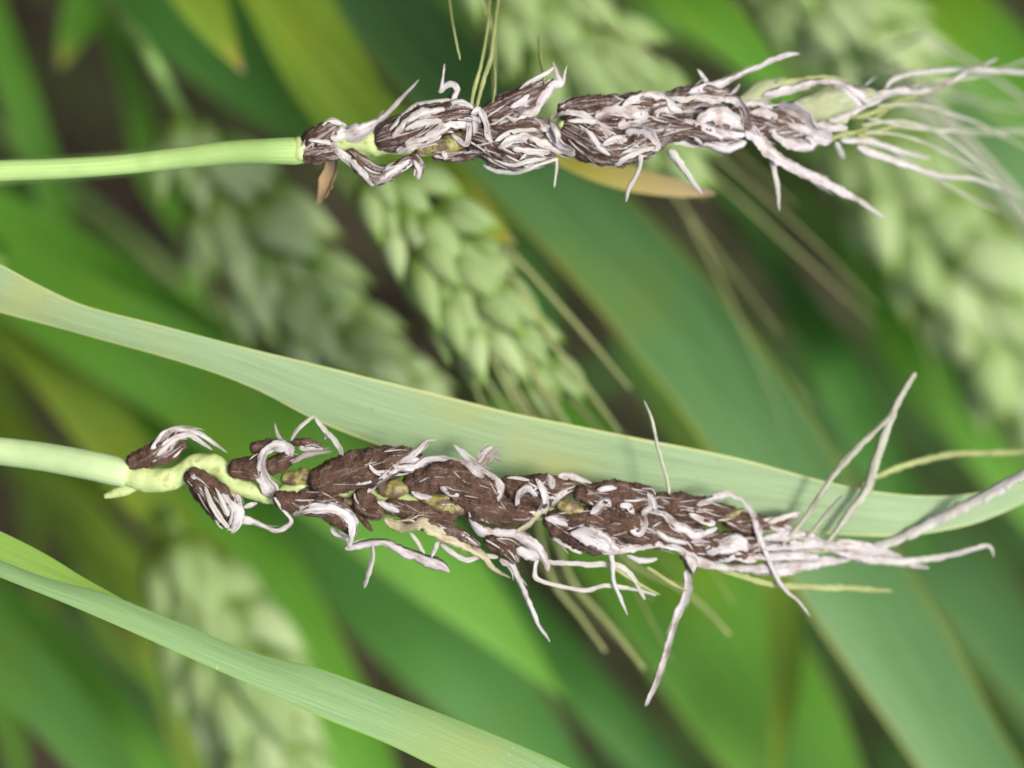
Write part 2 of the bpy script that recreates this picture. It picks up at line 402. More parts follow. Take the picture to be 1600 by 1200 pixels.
def edge_leaf(label, mat, top, bot, cup=.1, cols=13, tip_extra=None, wave=0, cat='wheat leaf'):
    """blade between its two margins; rows px, py, dz"""
    pl = Plant('wheat_leaf', label, cat)
    def res(p, n=110):
        q = cr(p, 6); d = np.concatenate([[0], np.cumsum(np.linalg.norm(np.diff(q[:, :2], axis=0), axis=1))]); x = np.linspace(0, d[-1], n)
        return np.stack([np.interp(x, d, q[:, i]) for i in range(3)], 1)
    A, Bm = PW(res(top)), PW(res(bot)); n = len(A)
    c = (A+Bm)/2; T = unit(np.gradient(c, axis=0)); side = (A-Bm)/2; wv = np.linalg.norm(side, axis=1)
    Nn = unit(np.cross(T, side)); Nn *= np.sign((Nn*F).sum(1))[:, None]
    u = np.linspace(-1, 1, cols); s = np.linspace(0, 1, n)
    bend = cup*(1-u**2)[None]*wv[:, None]+wave*wv[:, None]*np.sin(s*14)[:, None]*(u**3)[None]
    g = c[:, None]+side[:, None]*u[None, :, None]+Nn[:, None]*bend[..., None]
    pl.foot(c[0], T[0])
    L = np.concatenate([[0], np.cumsum(np.linalg.norm(np.diff(c, axis=0), axis=1))])
    m = Mesh(); m.grid(g, np.repeat(s[:, None], cols, 1), np.repeat(np.abs(u)[None], n, 0), np.stack([u[None]*wv[:, None], np.repeat(L[:, None], cols, 1)], -1))
    pl.blade = pl.add(m, 'leaf_blade', mat)
    gp = ground_path(c[0], T[0], pl.base); st = Mesh()
    st.rings(tube_rings(gp, np.linspace(.0024, .002, len(gp)), 12)); pl.add(st, 'stem', 'stem_bg')
    pl.geo = (A, Bm, c); return pl

# the broad pale blade that crosses behind the lower smutted ear
edge_leaf('broad pale green leaf blade crossing behind the brown smut ear with the zigzag rachis', 'blade',
    [(-120, 360, 60), (-50, 393, 60), (0, 413, 60), (60, 445, 62), (134, 478, 66), (250, 508, 70), (375, 541, 75), (500, 571, 80), (600, 596, 84), (700, 620, 90), (800, 645, 95), (900, 665, 100), (1000, 685, 108), (1150, 715, 125), (1280, 750, 140), (1370, 768, 150), (1450, 775, 165), (1520, 771, 180), (1600, 752, 200), (1680, 722, 220), (1740, 694, 235)],
    [(-120, 445, 80), (-50, 472, 80), (0, 488, 80), (80, 509, 80), (156, 530, 80), (240, 553, 80), (328, 580, 80), (406, 611, 84), (484, 652, 88), (560, 684, 92), (650, 715, 96), (760, 748, 100), (880, 778, 106), (1000, 800, 112), (1130, 820, 122), (1280, 833, 140), (1400, 838, 155), (1500, 824, 175), (1570, 800, 190), (1650, 758, 210), (1738, 698, 234)], cup=-.10, wave=.0)
# folded blade low on the left
pl = edge_leaf('pale green leaf with a rolled upper edge and a yellow green flap at its base', 'blade2',
    [(-160, 800, -30), (-80, 842, -30), (0, 875, -30), (80, 905, -30), (165, 927, -28), (250, 960, -28), (400, 1020, -26), (500, 1045, -24), (650, 1100, -20), (795, 1157, -16), (900, 1204, -10), (1010, 1262, 0), (1120, 1330, 20), (1260, 1440, 60)],
    [(-160, 826, -60), (-80, 868, -60), (0, 902, -60), (100, 942, -60), (200, 985, -60), (300, 1030, -60), (425, 1085, -60), (500, 1120, -60), (600, 1160, -58), (690, 1203, -55), (790, 1250, -50), (920, 1318, -35), (1080, 1392, 0), (1258, 1446, 58)], cup=-.22)
A = cr([(-160, 764, 12, 0), (-80, 798, 12, 0), (0, 830, 10, 0), (75, 868, 4, 0), (130, 902, -8, 0), (190, 935, -24, 0)], 8)
Bm = cr([(-160, 802, -28, 0), (-80, 845, -28, 0), (0, 878, -28, 0), (75, 905, -28, 0), (130, 920, -28, 0), (190, 937, -28, 0)], 8)
n = min(len(A), len(Bm)); ii = lambda q: q[np.linspace(0, len(q)-1, 40).astype(int)]
A3, B3 = PW(ii(A)[:, :3]), PW(ii(Bm)[:, :3]); u = np.linspace(0, 1, 7)
g = A3[:, None]*(1-u)[None, :, None]+B3[:, None]*u[None, :, None]
mm = Mesh(); L = np.linspace(0, .04, 40); mm.grid(g, np.zeros((40, 7)), np.zeros((40, 7)), np.stack([np.repeat((u*.004)[None], 40, 0), np.repeat(L[:, None], 7, 1)], -1))
fo = pl.add(mm, 'leaf_flap', 'blade_y', pl.blade); fo['label'] = 'bright yellow green flap folded up at the leaf base'

BG = [  # label, material, rows, tilt
 ('yellow green leaf ending in a small dry tan tip', 'leaf_yellow_tip', [(215, -190, 1250, 70), (270, -90, 1150, 95), (305, -25, 1080, 92), (335, 35, 1030, 62), (360, 80, 1010, 28), (380, 112, 1000, 4)], .2),
 ('wide bright yellow green leaf rising behind the base of the husk covered ear', 'leaf_yellow', [(300, -260, 1400, 90), (380, -120, 1250, 115), (445, -10, 1150, 125), (500, 90, 1080, 128), (550, 170, 1030, 118), (600, 240, 1000, 80), (640, 300, 980, 10)], .25),
 ('wide mid green leaf behind the thin stalk of the husk covered ear', 'leaf_mid', [(60, -200, 2100, 120), (180, -80, 1950, 150), (290, 10, 1850, 165), (390, 90, 1800, 160), (490, 170, 1750, 120), (590, 270, 1700, 20)], .25),
 ('short green leaf with a faded yellow end over a dark gap', 'leaf_bright_tip', [(230, -180, 1800, 60), (180, -70, 1700, 80), (140, 10, 1650, 80), (115, 60, 1600, 52), (95, 105, 1580, 6)], .2),
 ('very long green leaf with a yellow margin running behind both smutted ears', 'leaf_blue', [(440, -180, 1500, 120), (560, -40, 1400, 140), (660, 70, 1300, 150), (770, 190, 1200, 160), (905, 330, 1120, 160), (1040, 480, 1060, 165), (1150, 620, 1020, 166), (1250, 770, 1000, 164), (1330, 900, 1000, 168), (1420, 1040, 1020, 158), (1500, 1170, 1050, 140), (1640, 1400, 1100, 120), (1760, 1620, 1200, 20)], .32),
 ('bright green leaf in front of the dark gap above the husk covered ear', 'leaf_bright', [(920, -190, 1300, 70), (1010, -80, 1200, 80), (1085, 0, 1120, 82), (1150, 60, 1080, 72), (1210, 120, 1050, 40), (1250, 160, 1040, 5)], .3),
 ('green leaf with thin awns lying across it beyond the husk covered tip', 'leaf_bright', [(1230, -220, 1900, 110), (1360, -90, 1800, 130), (1460, 10, 1700, 140), (1560, 100, 1650, 140), (1680, 210, 1600, 120), (1800, 330, 1600, 60)], .25),
 ('pale blue green leaf behind the fan of long awns', 'leaf_blue', [(1180, -60, 2600, 120), (1330, 70, 2500, 150), (1450, 170, 2450, 170), (1560, 260, 2400, 180), (1680, 370, 2400, 170), (1800, 500, 2400, 100)], .1),
 ('narrow leaf with a yellow and brown dead end under the husk covered ear', 'leaf_dead', [(-120, 276, 300, 16), (0, 268, 290, 16), (200, 256, 300, 17), (400, 238, 320, 18), (560, 226, 340, 20), (700, 205, 360, 22), (800, 195, 370, 28), (860, 228, 380, 40), (920, 256, 350, 46), (980, 276, 330, 44), (1040, 290, 320, 34), (1085, 298, 315, 20), (1118, 303, 310, 3)], .35),
 ('yellow green leaf with a brown end between two plump green ears', 'leaf_yellow_tip', [(250, -230, 1300, 30), (370, -80, 1050, 40), (480, 60, 900, 60), (560, 160, 820, 90), (640, 245, 760, 100), (710, 305, 720, 86), (765, 348, 700, 50), (805, 382, 690, 6)], .25),
 ('slim upright light green leaf crossing behind the thin stalk', 'leaf_bright', [(-60, -120, 1800, 40), (-10, 30, 1750, 52), (30, 150, 1700, 58), (65, 250, 1680, 56), (95, 340, 1650, 48), (130, 440, 1640, 25), (160, 520, 1640, 4)], .1),
 ('wide green leaf above the left end of the broad pale blade', 'leaf_bright', [(-260, 210, 1700, 90), (-120, 290, 1600, 110), (0, 355, 1550, 122), (130, 430, 1500, 125), (270, 505, 1450, 110), (400, 570, 1420, 70), (520, 640, 1400, 6)], .3),
 ('yellow green leaf rising below the broad pale blade to a faded yellow end', 'leaf_yellow_tip', [(-120, 360, 1700, 70), (0, 480, 1600, 85), (100, 590, 1500, 92), (180, 690, 1450, 95), (250, 790, 1400, 88), (300, 870, 1380, 68), (340, 950, 1370, 6)], .3),
 ('wide bright green leaf behind the lowest smut lumps of the zigzag rachis', 'leaf_bright', [(0, 420, 1500, 120), (150, 510, 1400, 140), (300, 590, 1350, 160), (440, 680, 1300, 165), (570, 780, 1280, 150), (690, 890, 1270, 120), (800, 1000, 1270, 60), (880, 1090, 1270, 6)], .2),
 ('light green leaf beside the yellowing ear above the folded blade', 'leaf_bright', [(180, 560, 1700, 90), (280, 700, 1600, 120), (360, 820, 1550, 135), (430, 940, 1500, 138), (500, 1060, 1480, 125), (570, 1190, 1480, 100), (640, 1320, 1500, 30)], .15),
 ('broad mid green leaf in shade under the zigzag rachis ear', 'leaf_mid', [(330, 640, 2000, 120), (460, 780, 1900, 150), (580, 900, 1850, 165), (690, 1010, 1800, 160), (800, 1120, 1800, 130), (900, 1230, 1800, 60)], .3),
 ('narrow green leaf between two dark gaps below hanging husk threads', 'leaf_mid', [(620, 760, 2000, 60), (740, 880, 1900, 80), (840, 990, 1850, 88), (930, 1090, 1800, 84), (1010, 1180, 1800, 70), (1100, 1290, 1800, 20)], .25),
 ('broad bright green leaf behind the longest hanging white thread', 'leaf_bright', [(800, 600, 1900, 130), (920, 760, 1800, 180), (1040, 900, 1700, 215), (1140, 1030, 1650, 225), (1230, 1160, 1600, 200), (1320, 1290, 1600, 120)], .2),
 ('yellow green upright leaf beside the long leaf with yellow margin', 'leaf_yellow', [(1120, 640, 1500, 50), (1180, 780, 1450, 62), (1215, 900, 1420, 66), (1230, 1010, 1400, 62), (1225, 1110, 1400, 44), (1210, 1230, 1400, 8)], .35),
 ('dull blue green leaf past the tips of the zigzag rachis ear', 'leaf_blue', [(1250, 640, 2800, 90), (1370, 770, 2700, 120), (1480, 880, 2600, 140), (1580, 1000, 2550, 140), (1680, 1130, 2500, 110), (1780, 1270, 2500, 30)], .3),
 ('green leaf behind a pair of crossed pale awns', 'leaf_mid', [(960, 60, 3300, 14), (1120, 300, 2700, 16), (1220, 430, 2200, 40), (1290, 540, 1850, 78), (1345, 650, 1800, 76), (1400, 760, 1800, 60), (1460, 880, 1800, 10)], .3),
 ('dark green leaf beside the plump ear below the thin stalk', 'leaf_mid', [(-160, 190, 2200, 70), (-30, 290, 2100, 84), (90, 375, 2000, 90), (190, 450, 1950, 84), (270, 520, 1900, 60), (350, 600, 1900, 8)], .4),
 ('mid green leaf in the corner under the folded blade', 'leaf_mid', [(-160, 820, 1500, 80), (-70, 930, 1400, 95), (20, 1030, 1350, 100), (110, 1130, 1320, 96), (190, 1230, 1300, 80), (270, 1330, 1300, 30)], .3),
 ('bright green leaf beside the yellowing ear in the lower corner', 'leaf_bright', [(-160, 820, 2000, 70), (-20, 930, 1950, 84), (90, 1030, 1900, 90), (180, 1130, 1850, 86), (260, 1230, 1850, 70), (330, 1330, 1850, 20)], .2),
 ('yellowish green leaf crossing behind the top of the plump ear on a dark gap', 'leaf_yellow', [(1330, 180, 2200, 60), (1440, 260, 2100, 76), (1540, 340, 2050, 80), (1640, 430, 2000, 70), (1740, 540, 2000, 20)], .3),
 ('green leaf directly below the plump ear that stands on a dark gap', 'leaf_bright', [(1040, 60, 3400, 16), (1220, 270, 2900, 18), (1340, 420, 2400, 40), (1430, 550, 2150, 90), (1520, 660, 2100, 90), (1600, 770, 2100, 70), (1680, 880, 2100, 20)], .3),
]
for lab, mat, rows, tl in BG: shoot_leaf(lab, mat, rows, tl)

for k in range(20):
    x, y = ((rng.uniform(-60, 1300), -130) if k % 2 else (-130, rng.uniform(-60, 1000)))
    d0 = rng.uniform(1700, 3200); ang = rng.uniform(.62, 1.02); wd = rng.uniform(22, 55); rows = []
    nn = 7; ln = rng.uniform(700, 1300)
    for q in range(nn):
        u = q/(nn-1); rows.append((x+ln*u*math.cos(ang), y+ln*u*math.sin(ang), d0-500*u, wd*(.6+.8*u if u < .5 else 2*(1-u)+.02)))
        ang += rng.normal(.03, .07)
    cn = ['bright', 'mid', 'yellow', 'bright'][k % 4]; word = {'bright': 'bright', 'mid': 'dark', 'yellow': 'yellowish'}[cn]
    shoot_leaf('narrow '+word+' green leaf among the blurred leaves deep behind the smutted ears', 'leaf_'+cn, rows, rng.uniform(-.4, .5), group='narrow '+word+' green leaves deep behind the ears', cols=5)

# ------------------------------------------------------------------ healthy ears out of focus
def green_ear(label, pts, n=12, width=1.0, awns=(), auto=8, mats=('spikelet', 'spikelet'), amat='awn_green', alen=.055, lead=(), white=()):
    pl = Plant('wheat_plant', label, 'wheat ear')
    a = cr(pts, 10); c = PW(a); T, Nn, B = frames(c, F)
    if lead:
        lc = PW(cr(list(lead)+[pts[0]], 14)); T0 = unit(lc[1]-lc[0])
    else: lc = c[:1]; T0 = T[0]
    pl.foot(lc[0], T0, .2)
    gp = np.vstack([ground_path(lc[0], T0, pl.base)[:-1], lc]); st = Mesh()
    st.rings(tube_rings(gp, np.linspace(.0022, .0014, len(gp)), 10)); pl.add(st, 'stem', 'stem_bg')
    ra = Mesh(); ra.rings(tube_rings(c, np.linspace(.0014, .0008, len(c)), 8)); pl.add(ra, 'rachis', 'stem_bg')
    L = np.concatenate([[0], np.cumsum(np.linalg.norm(np.diff(c, axis=0), axis=1))])
    sps = []
    for i in range(n):
        s = L[-1]*(i+.2)/n; k = min(int(np.searchsorted(L, s)), len(c)-1)
        f = (i+.5)/n; size = width*(.78+.36*math.sin(math.pi*min(1, f*1.05+.1)))*rng.uniform(.92, 1.08)
        sg = 1 if i % 2 else -1
        out = B[k]*sg; front = -Nn[k]; p = c[k]
        m = Mesh()
        for (o2, f2, l, r, dl, sp_) in ((-.0018, .0026, .0120, .0027, .0010, -.12), (.0008, .0034, .0135, .0030, -.0010, .10), (.0034, .0024, .0130, .0030, .0000, .30), (.0050, .0002, .0115, .0026, -.0010, .42),
                                       (.0008, -.0032, .0135, .0030, -.0010, .10), (.0034, -.0024, .0125, .0028, .0000, .30), (-.0018, -.0026, .0120, .0026, .0010, -.12)):
            cc = p+out*o2*size*.75+front*f2*size*.72+T[k]*(dl+rng.normal(0, .0006))
            ax = unit(T[k]+out*(sp_+rng.normal(0, .13))+front*(f2*45+rng.normal(0, .10)))
            nr = unit(out*(sp_+.2)+front*np.sign(f2)*.8)
            nr = unit(nr-ax*(nr@ax))
            m.rings(lobe(cc, ax, nr, l*size*rng.uniform(.95, 1.3), r*size*rng.uniform(.85, 1.1), 12, 14))
        ax = unit(T[k]+out*.35)
        sp = pl.add(m, 'spikelet', 'spikelet_w' if i in white else mats[0] if rng.random() < .6 else mats[1]); sps.append((sp, p+ax*.009*size, ax, k, f))
        if auto and (i % max(1, n//auto) == 0 or i > n-4):
            d = unit(ax+T[k]*1.4+rng.normal(0, .10, 3)); q = p+ax*.008*size; ln = alen*rng.uniform(.7, 1.15)
            tt = np.linspace(0, 1, 12)[:, None]; bendv = rng.normal(0, .06, 3)
            cc = q+d*ln*tt+bendv*ln*tt**2
            aw = Mesh(); aw.rings(tube_rings(cc, np.linspace(.00042, .00012, 12), 6)); pl.add(aw, 'awn', amat, sp)
    for row in awns:
        q = cr(row, 14); cc = PW(q); r = q[:, 3]*.5e-4
        near = min(sps, key=lambda z: np.linalg.norm(z[1]-cc[0]))
        aw = Mesh(); cc = np.vstack([near[1]-near[2]*.004, cc]); r = np.concatenate([[r[0]], r])
        aw.rings(tube_rings(cc, r, 7)); pl.add(aw, 'awn', amat, near[0])
    return pl
green_ear('plump green ear of round whitish spikelets below the thin stalk', [(280, 175, 1250), (318, 255, 1220), (385, 360, 1200), (465, 460, 1180), (560, 555, 1160), (680, 660, 1150)], n=11, width=1.18, auto=3, white=(1, 3, 4, 6, 8, 9), lead=[(80, -130, 1900), (150, -20, 1500), (235, 90, 1100)])
green_ear('green ear with one white spikelet and a spray of long awns above the broad blade', [(585, 255, 680), (650, 345, 650), (715, 430, 630), (775, 510, 610), (835, 590, 600)], n=12, width=.96, auto=2, white=(2, 8), lead=[(-100, 276, 760), (100, 263, 760), (300, 246, 750), (450, 236, 730), (540, 238, 700)], 
    awns=[[(795, 390, 580, 9), (850, 450, 570, 9), (920, 530, 560, 8), (985, 608, 550, 5)], [(800, 430, 560, 9), (860, 530, 550, 9), (920, 610, 540, 8), (970, 678, 530, 6)], [(770, 560, 560, 9), (800, 620, 550, 8), (830, 670, 540, 7), (860, 730, 540, 4)],
          [(820, 560, 560, 12), (855, 620, 550, 12), (890, 670, 545, 10), (930, 740, 540, 5)], [(790, 580, 560, 8), (830, 650, 560, 8), (870, 730, 560, 6)], [(740, 560, 580, 8), (770, 610, 570, 8), (810, 670, 560, 6)], [(690, 480, 580, 7), (725, 560, 570, 7), (760, 650, 560, 5)],
          [(830, 770, 520, 8), (860, 900, 510, 9), (905, 962, 500, 9), (946, 1018, 490, 7)], [(850, 780, 520, 8), (890, 900, 510, 9), (950, 975, 500, 9), (1006, 1046, 490, 7)], [(900, 780, 520, 8), (985, 878, 500, 8), (1060, 918, 490, 8), (1100, 950, 490, 8), (1140, 992, 480, 6)]])
green_ear('pale plump ear standing clear on a dark gap under the fan of awns', [(1330, 160, 1700), (1385, 260, 1680), (1450, 360, 1660), (1525, 470, 1650), (1600, 590, 1650), (1680, 700, 1650)], n=13, width=1.5, white=(2, 5, 6, 9), auto=3, lead=[(1120, -60, 2600), (1220, 30, 1900), (1290, 100, 1400)])
green_ear('yellowing ear with whitish spikelets half hidden behind the folded blade', [(275, 830, 1300), (310, 920, 1280), (350, 1010, 1260), (395, 1110, 1250), (440, 1220, 1250)], n=11, width=1.3, auto=2, white=(3, 6, 7), lead=[(40, 380, 2900), (130, 560, 2300), (210, 700, 1700)])
green_ear('blurred pale ear above the middle of the husk covered ear', [(740, -90, 1100), (810, -10, 1060), (890, 70, 1030), (980, 160, 1000), (1040, 230, 990)], n=10, width=1.25, auto=3,
    awns=[[(905, -10, 500, 5), (950, 35, 480, 5), (1000, 75, 470, 4), (1050, 115, 460, 3)], [(745, -40, 300, 5), (770, 60, 280, 5), (772, 160, 270, 3)]])
green_ear('whitish ear crossed by fine awns above the pale green tip', [(1170, -110, 1500), (1240, -40, 1450), (1320, 30, 1400), (1410, 105, 1380)], n=9, width=1.3, auto=3, white=(4, 6, 7), amat='awn_pale',
    awns=[[(1440, 55, 800, 8), (1514, 95, 780, 8), (1600, 155, 760, 6), (1680, 215, 750, 4)], [(1400, 100, 750, 8), (1460, 165, 700, 8), (1540, 265, 660, 7), (1620, 370, 640, 5)], [(1400, 130, 800, 8), (1480, 185, 760, 8), (1560, 270, 740, 7), (1640, 360, 730, 4)],
          [(1420, 120, 900, 8), (1500, 200, 860, 8), (1600, 310, 840, 6)], [(1410, 170, 700, 7), (1500, 203, 680, 7), (1640, 206, 670, 5)], [(1450, 140, 900, 7), (1530, 160, 880, 6), (1620, 175, 870, 5)]])

# ------------------------------------------------------------------ the two smutted ears
def ear_dz(x): return 240*max(0, (x-650)/900)**2
class Smut(Plant):
    smut = 'smut'
    def mass(s, pts, mat='smut', dz=0, name='smutted_spikelet', rough=1.0, fib=1.0):
        a = cr([(x, y, ear_dz(x)+dz, r) for x, y, r in pts], 2.2)
        e = np.array([.3, .55, .75, .9, .98])
        def capend(p, q):
            d = unit((p-q)[:3]); r = p[3]*.8
            return np.array([np.append(p[:3]+d*r*x, p[3]*math.sqrt(1-x*x)) for x in e])
        a = np.vstack([capend(a[0], a[2])[::-1], a, capend(a[-1], a[-3])])
        s.samples += [tuple(q) for q in a[::2]]
        c = PW(a); r = np.maximum(a[:, 3], .4)*1e-4
        n = int(np.clip(2*math.pi*a[:, 3].max()/2.6, 16, 64))
        rg = tube_rings(c, r, n); off = rg-c[:, None]; v = rg.reshape(-1, 3); o = off.reshape(-1, 3)
        R = np.repeat(r, n); d = np.empty(len(v)); sd_ = rng.uniform(0, 50)
        kf = 1e4
        for i, (q, rr) in enumerate(zip(v, R)):
            x, y, z = q*kf+sd_
            d[i] = .24*rr*mnoise.noise((x*.045, y*.045, z*.045))+rough*(2.6e-4*mnoise.noise((x*.12, y*.12, z*.12))+1.7e-4*mnoise.noise((x*.34, y*.34, z*.34)))
        v = v+unit(o)*(d*np.minimum(1, R/6e-4))[:, None]
        m = Mesh(); m.rings(v.reshape(rg.shape)); ob = s.add(m, name, s.smut if mat == 'smut' else mat)
        if mat == 'smut':
            # loose clumps of spores sitting on the surface
            nu_ = unit(o); cnt = int(len(v)*.16); pick = rng.integers(0, len(v), cnt)
            P_ = v[pick]; sz = rng.uniform(.5e-4, 1.7e-4, cnt)*np.minimum(1, R[pick]/8e-4+.3)
            octv = np.array([[1, 0, 0], [-1, 0, 0], [0, 1, 0], [0, -1, 0], [0, 0, 1], [0, 0, -1]], float)
            octf = np.array([[0, 2, 4], [2, 1, 4], [1, 3, 4], [3, 0, 4], [2, 0, 5], [1, 2, 5], [3, 1, 5], [0, 3, 5]])
            vv = (P_+nu_[pick]*sz[:, None]*.4)[:, None]+octv[None]*sz[:, None, None]*rng.uniform(.6, 1.3, (cnt, 6, 1))
            ff = (octf[None]+np.arange(cnt)[:, None, None]*6).reshape(-1, 3)
            me = bpy.data.meshes.new('smut_grains'); me.from_pydata((vv.reshape(-1, 3)-s.base).tolist(), [], ff.tolist()); me.uv_layers.new(name='UVMap'); me.materials.append(M['smut'])
            go = bpy.data.objects.new('smut_grains', me); COL.objects.link(go); go.parent = ob; go['kind'] = 'stuff'
        if mat == 'smut': s.masses.append((ob, a, fib))
        return ob
    def front(s, x, y):
        q = s.S; d2 = (q[:, 0]-x)**2+(q[:, 1]-y)**2; ins = d2 < q[:, 3]**2
        if not ins.any(): return None
        return (q[ins, 2]-np.sqrt(q[ins, 3]**2-d2[ins])).min()
    def seal(s): s.S = np.array(s.samples)
    def hug(s, a, lift=2.5):
        z = np.array([np.nan if (f := s.front(x, y)) is None else f-lift for x, y in a[:, :2]])
        base = np.array([ear_dz(x)-3 for x in a[:, 0]])
        ok = ~np.isnan(z)
        if ok.any():
            idx = np.arange(len(z)); zi = np.interp(idx, idx[ok], z[ok])
            dist = np.array([0 if o else min(abs(idx[ok]-i)) for i, o in enumerate(ok)])
            wgt = np.exp(-dist*2.5/45); z = zi*wgt+base*(1-wgt)
        else: z = base
        k = 9; zp = np.pad(z, k//2, mode='edge'); sm = np.convolve(zp, np.ones(k)/k, 'valid')
        return np.minimum(sm, np.where(ok, z, sm)+1.5)
    def strip_rings(s, pts, lift=2.5, flat=.12, dzend=0, curl=.4, jit=1.0):
        a = cr(pts, 2.5)
        n = len(a); ph = rng.uniform(0, 99)
        z = s.hug(a, lift); t_ = np.linspace(0, 1, n); z = z+dzend*t_**1.5
        wob = np.array([mnoise.noise((i*.09+ph, 0, 0)) for i in range(n)]); wob2 = np.array([mnoise.noise((i*.07, ph, 2)) for i in range(n)])
        wob3 = np.array([mnoise.noise((i*.3, ph, 5)) for i in range(n)])
        a3 = np.stack([a[:, 0]+wob*1.8*jit, a[:, 1]+wob2*1.8*jit, z], 1); c = PW(a3)
        wd = np.maximum(a[:, 2], .8)*(1+.22*wob2+.16*wob3)
        ra = wd*.5e-4; rb = np.maximum(ra*flat, .75e-4*np.minimum(1, wd/4))
        e = np.minimum(1, np.minimum(np.arange(n)+.6, n-np.arange(n)-.4)/3.0); ra = ra*np.sqrt(e); rb = rb*np.sqrt(e)
        sides = 18 if a[:, 2].max() > 6 else 10
        rg = tube_rings(c, ra, sides, rb, twist=.6*wob+.25*rng.normal(), curl=-curl*(1 if rng.random() < .6 else -.6))
        # lengthwise ribs of the dried husk
        rib = rng.normal(0, .13, sides)[None]+.10*np.array([[mnoise.noise((i*.12, q*1.7, ph)) for q in range(sides)] for i in range(n)])
        if a[:, 2].max() > 6:      # torn margins, each on its own
            th = np.cos(np.linspace(0, 2*np.pi, sides, endpoint=False))
            for sg in (1, -1):
                e = np.array([mnoise.noise((i*.22, ph+sg*9, 1))*.34+mnoise.noise((i*.55, ph+sg*7, 4))*.22 for i in range(n)])
                rib = rib+e[:, None]*np.clip(th*sg, 0, 1)[None]**2
        else: rib = rib*.35
        return c[:, None]+(rg-c[:, None])*(1+rib)[..., None]
    def nearest(s, x, y):
        return min(s.masses, key=lambda m: ((m[1][:, 0]-x)**2+(m[1][:, 1]-y)**2).min())[0]
    def husk(s, pts, mat='husk', name='husk_shred', **kw):
        if name == 'husk_shred' and mat == 'husk' and len(pts) > 2 and max(p_[2] for p_ in pts) <= 9.5 and max(abs(pts[0][0]-pts[-1][0]), abs(pts[0][1]-pts[-1][1])) > 32:
            name, mat = 'awn', 'awn_dry'; kw.setdefault('flat', .5)
        m = Mesh(); m.rings(s.strip_rings(pts, **kw)); ob = s.nearest(*pts[0][:2])
        p = cr(pts, 4); wmax = p[:, 2].max()
        if len(p) > 8 and name == 'husk_shred':
            for q in range(1+int(wmax > 8)+int(wmax > 14)):        # frayed threads along its edge
                i0 = int(rng.uniform(.05, .6)*len(p)); i1 = min(len(p)-1, i0+int(rng.uniform(5, 14)))
                if i1-i0 < 4: continue
                d = p[i1, :2]-p[i0, :2]; d = d/max(1e-6, np.linalg.norm(d)); nn = np.array([-d[1], d[0]])*rng.choice([-1, 1])
                tt = np.linspace(0, 1, 5); ix = np.linspace(i0, i1, 5).astype(int); k2 = dict(kw); k2['lift'] = 3.5
                m.rings(s.strip_rings([(p[j, 0]+nn[0]*(p[j, 2]*.38+5*u_**2), p[j, 1]+nn[1]*(p[j, 2]*.38+5*u_**2), rng.uniform(1.6, 3.2)*(1-.7*u_)) for j, u_ in zip(ix, tt)], **k2))
        return s.add(m, name, mat, ob)
    def awn(s, pts, mat='husk', **kw):
        kw.setdefault('flat', .6); kw.setdefault('curl', .1); kw.setdefault('jit', .6); return s.husk(pts, 'awn_dry' if mat == 'husk' else mat, 'awn', **kw)
    def fibres(s, dens):
        for ob, a, fib in s.masses:
            L = np.linalg.norm(np.diff(a[:, :2], axis=0), axis=1).sum(); n = int(L/10*dens*fib)
            for mat, share, nm in (('husk', .55, 'husk_fibres'), ('husk_grey', .45, 'husk_fibres')):
                m = Mesh(); got = 0
                for k in range(int(n*share+rng.random())):
                    i0 = rng.integers(2, max(3, len(a)-8)); ln = rng.integers(8, 22); idx = np.clip(np.arange(i0, i0+ln), 0, len(a)-1)[::3]
                    if len(set(idx)) < 3: continue
                    lat = rng.uniform(-.85, .85); dl = rng.normal(0, .5)
                    d = a[min(idx[-1]+1, len(a)-1)][:2]-a[idx[0]][:2]; d = d/max(np.linalg.norm(d), 1e-6); nn = np.array([-d[1], d[0]])
                    wd = rng.uniform(1.6, 5)
                    pts = [(a[j][0]+nn[0]*a[j][3]*(lat+dl*q/len(idx)), a[j][1]+nn[1]*a[j][3]*(lat+dl*q/len(idx)), wd*(1-.7*q/len(idx))) for q, j in enumerate(idx)]
                    m.rings(s.strip_rings(pts, lift=.8, jit=1.6)); got += 1
                if got:
                    o = s.add(m, nm, mat, ob); o['kind'] = 'stuff'

def zz(x0, y0, k): return lambda pts: [(x0+k*p[0], y0+k*p[1], p[2]) for p in pts]

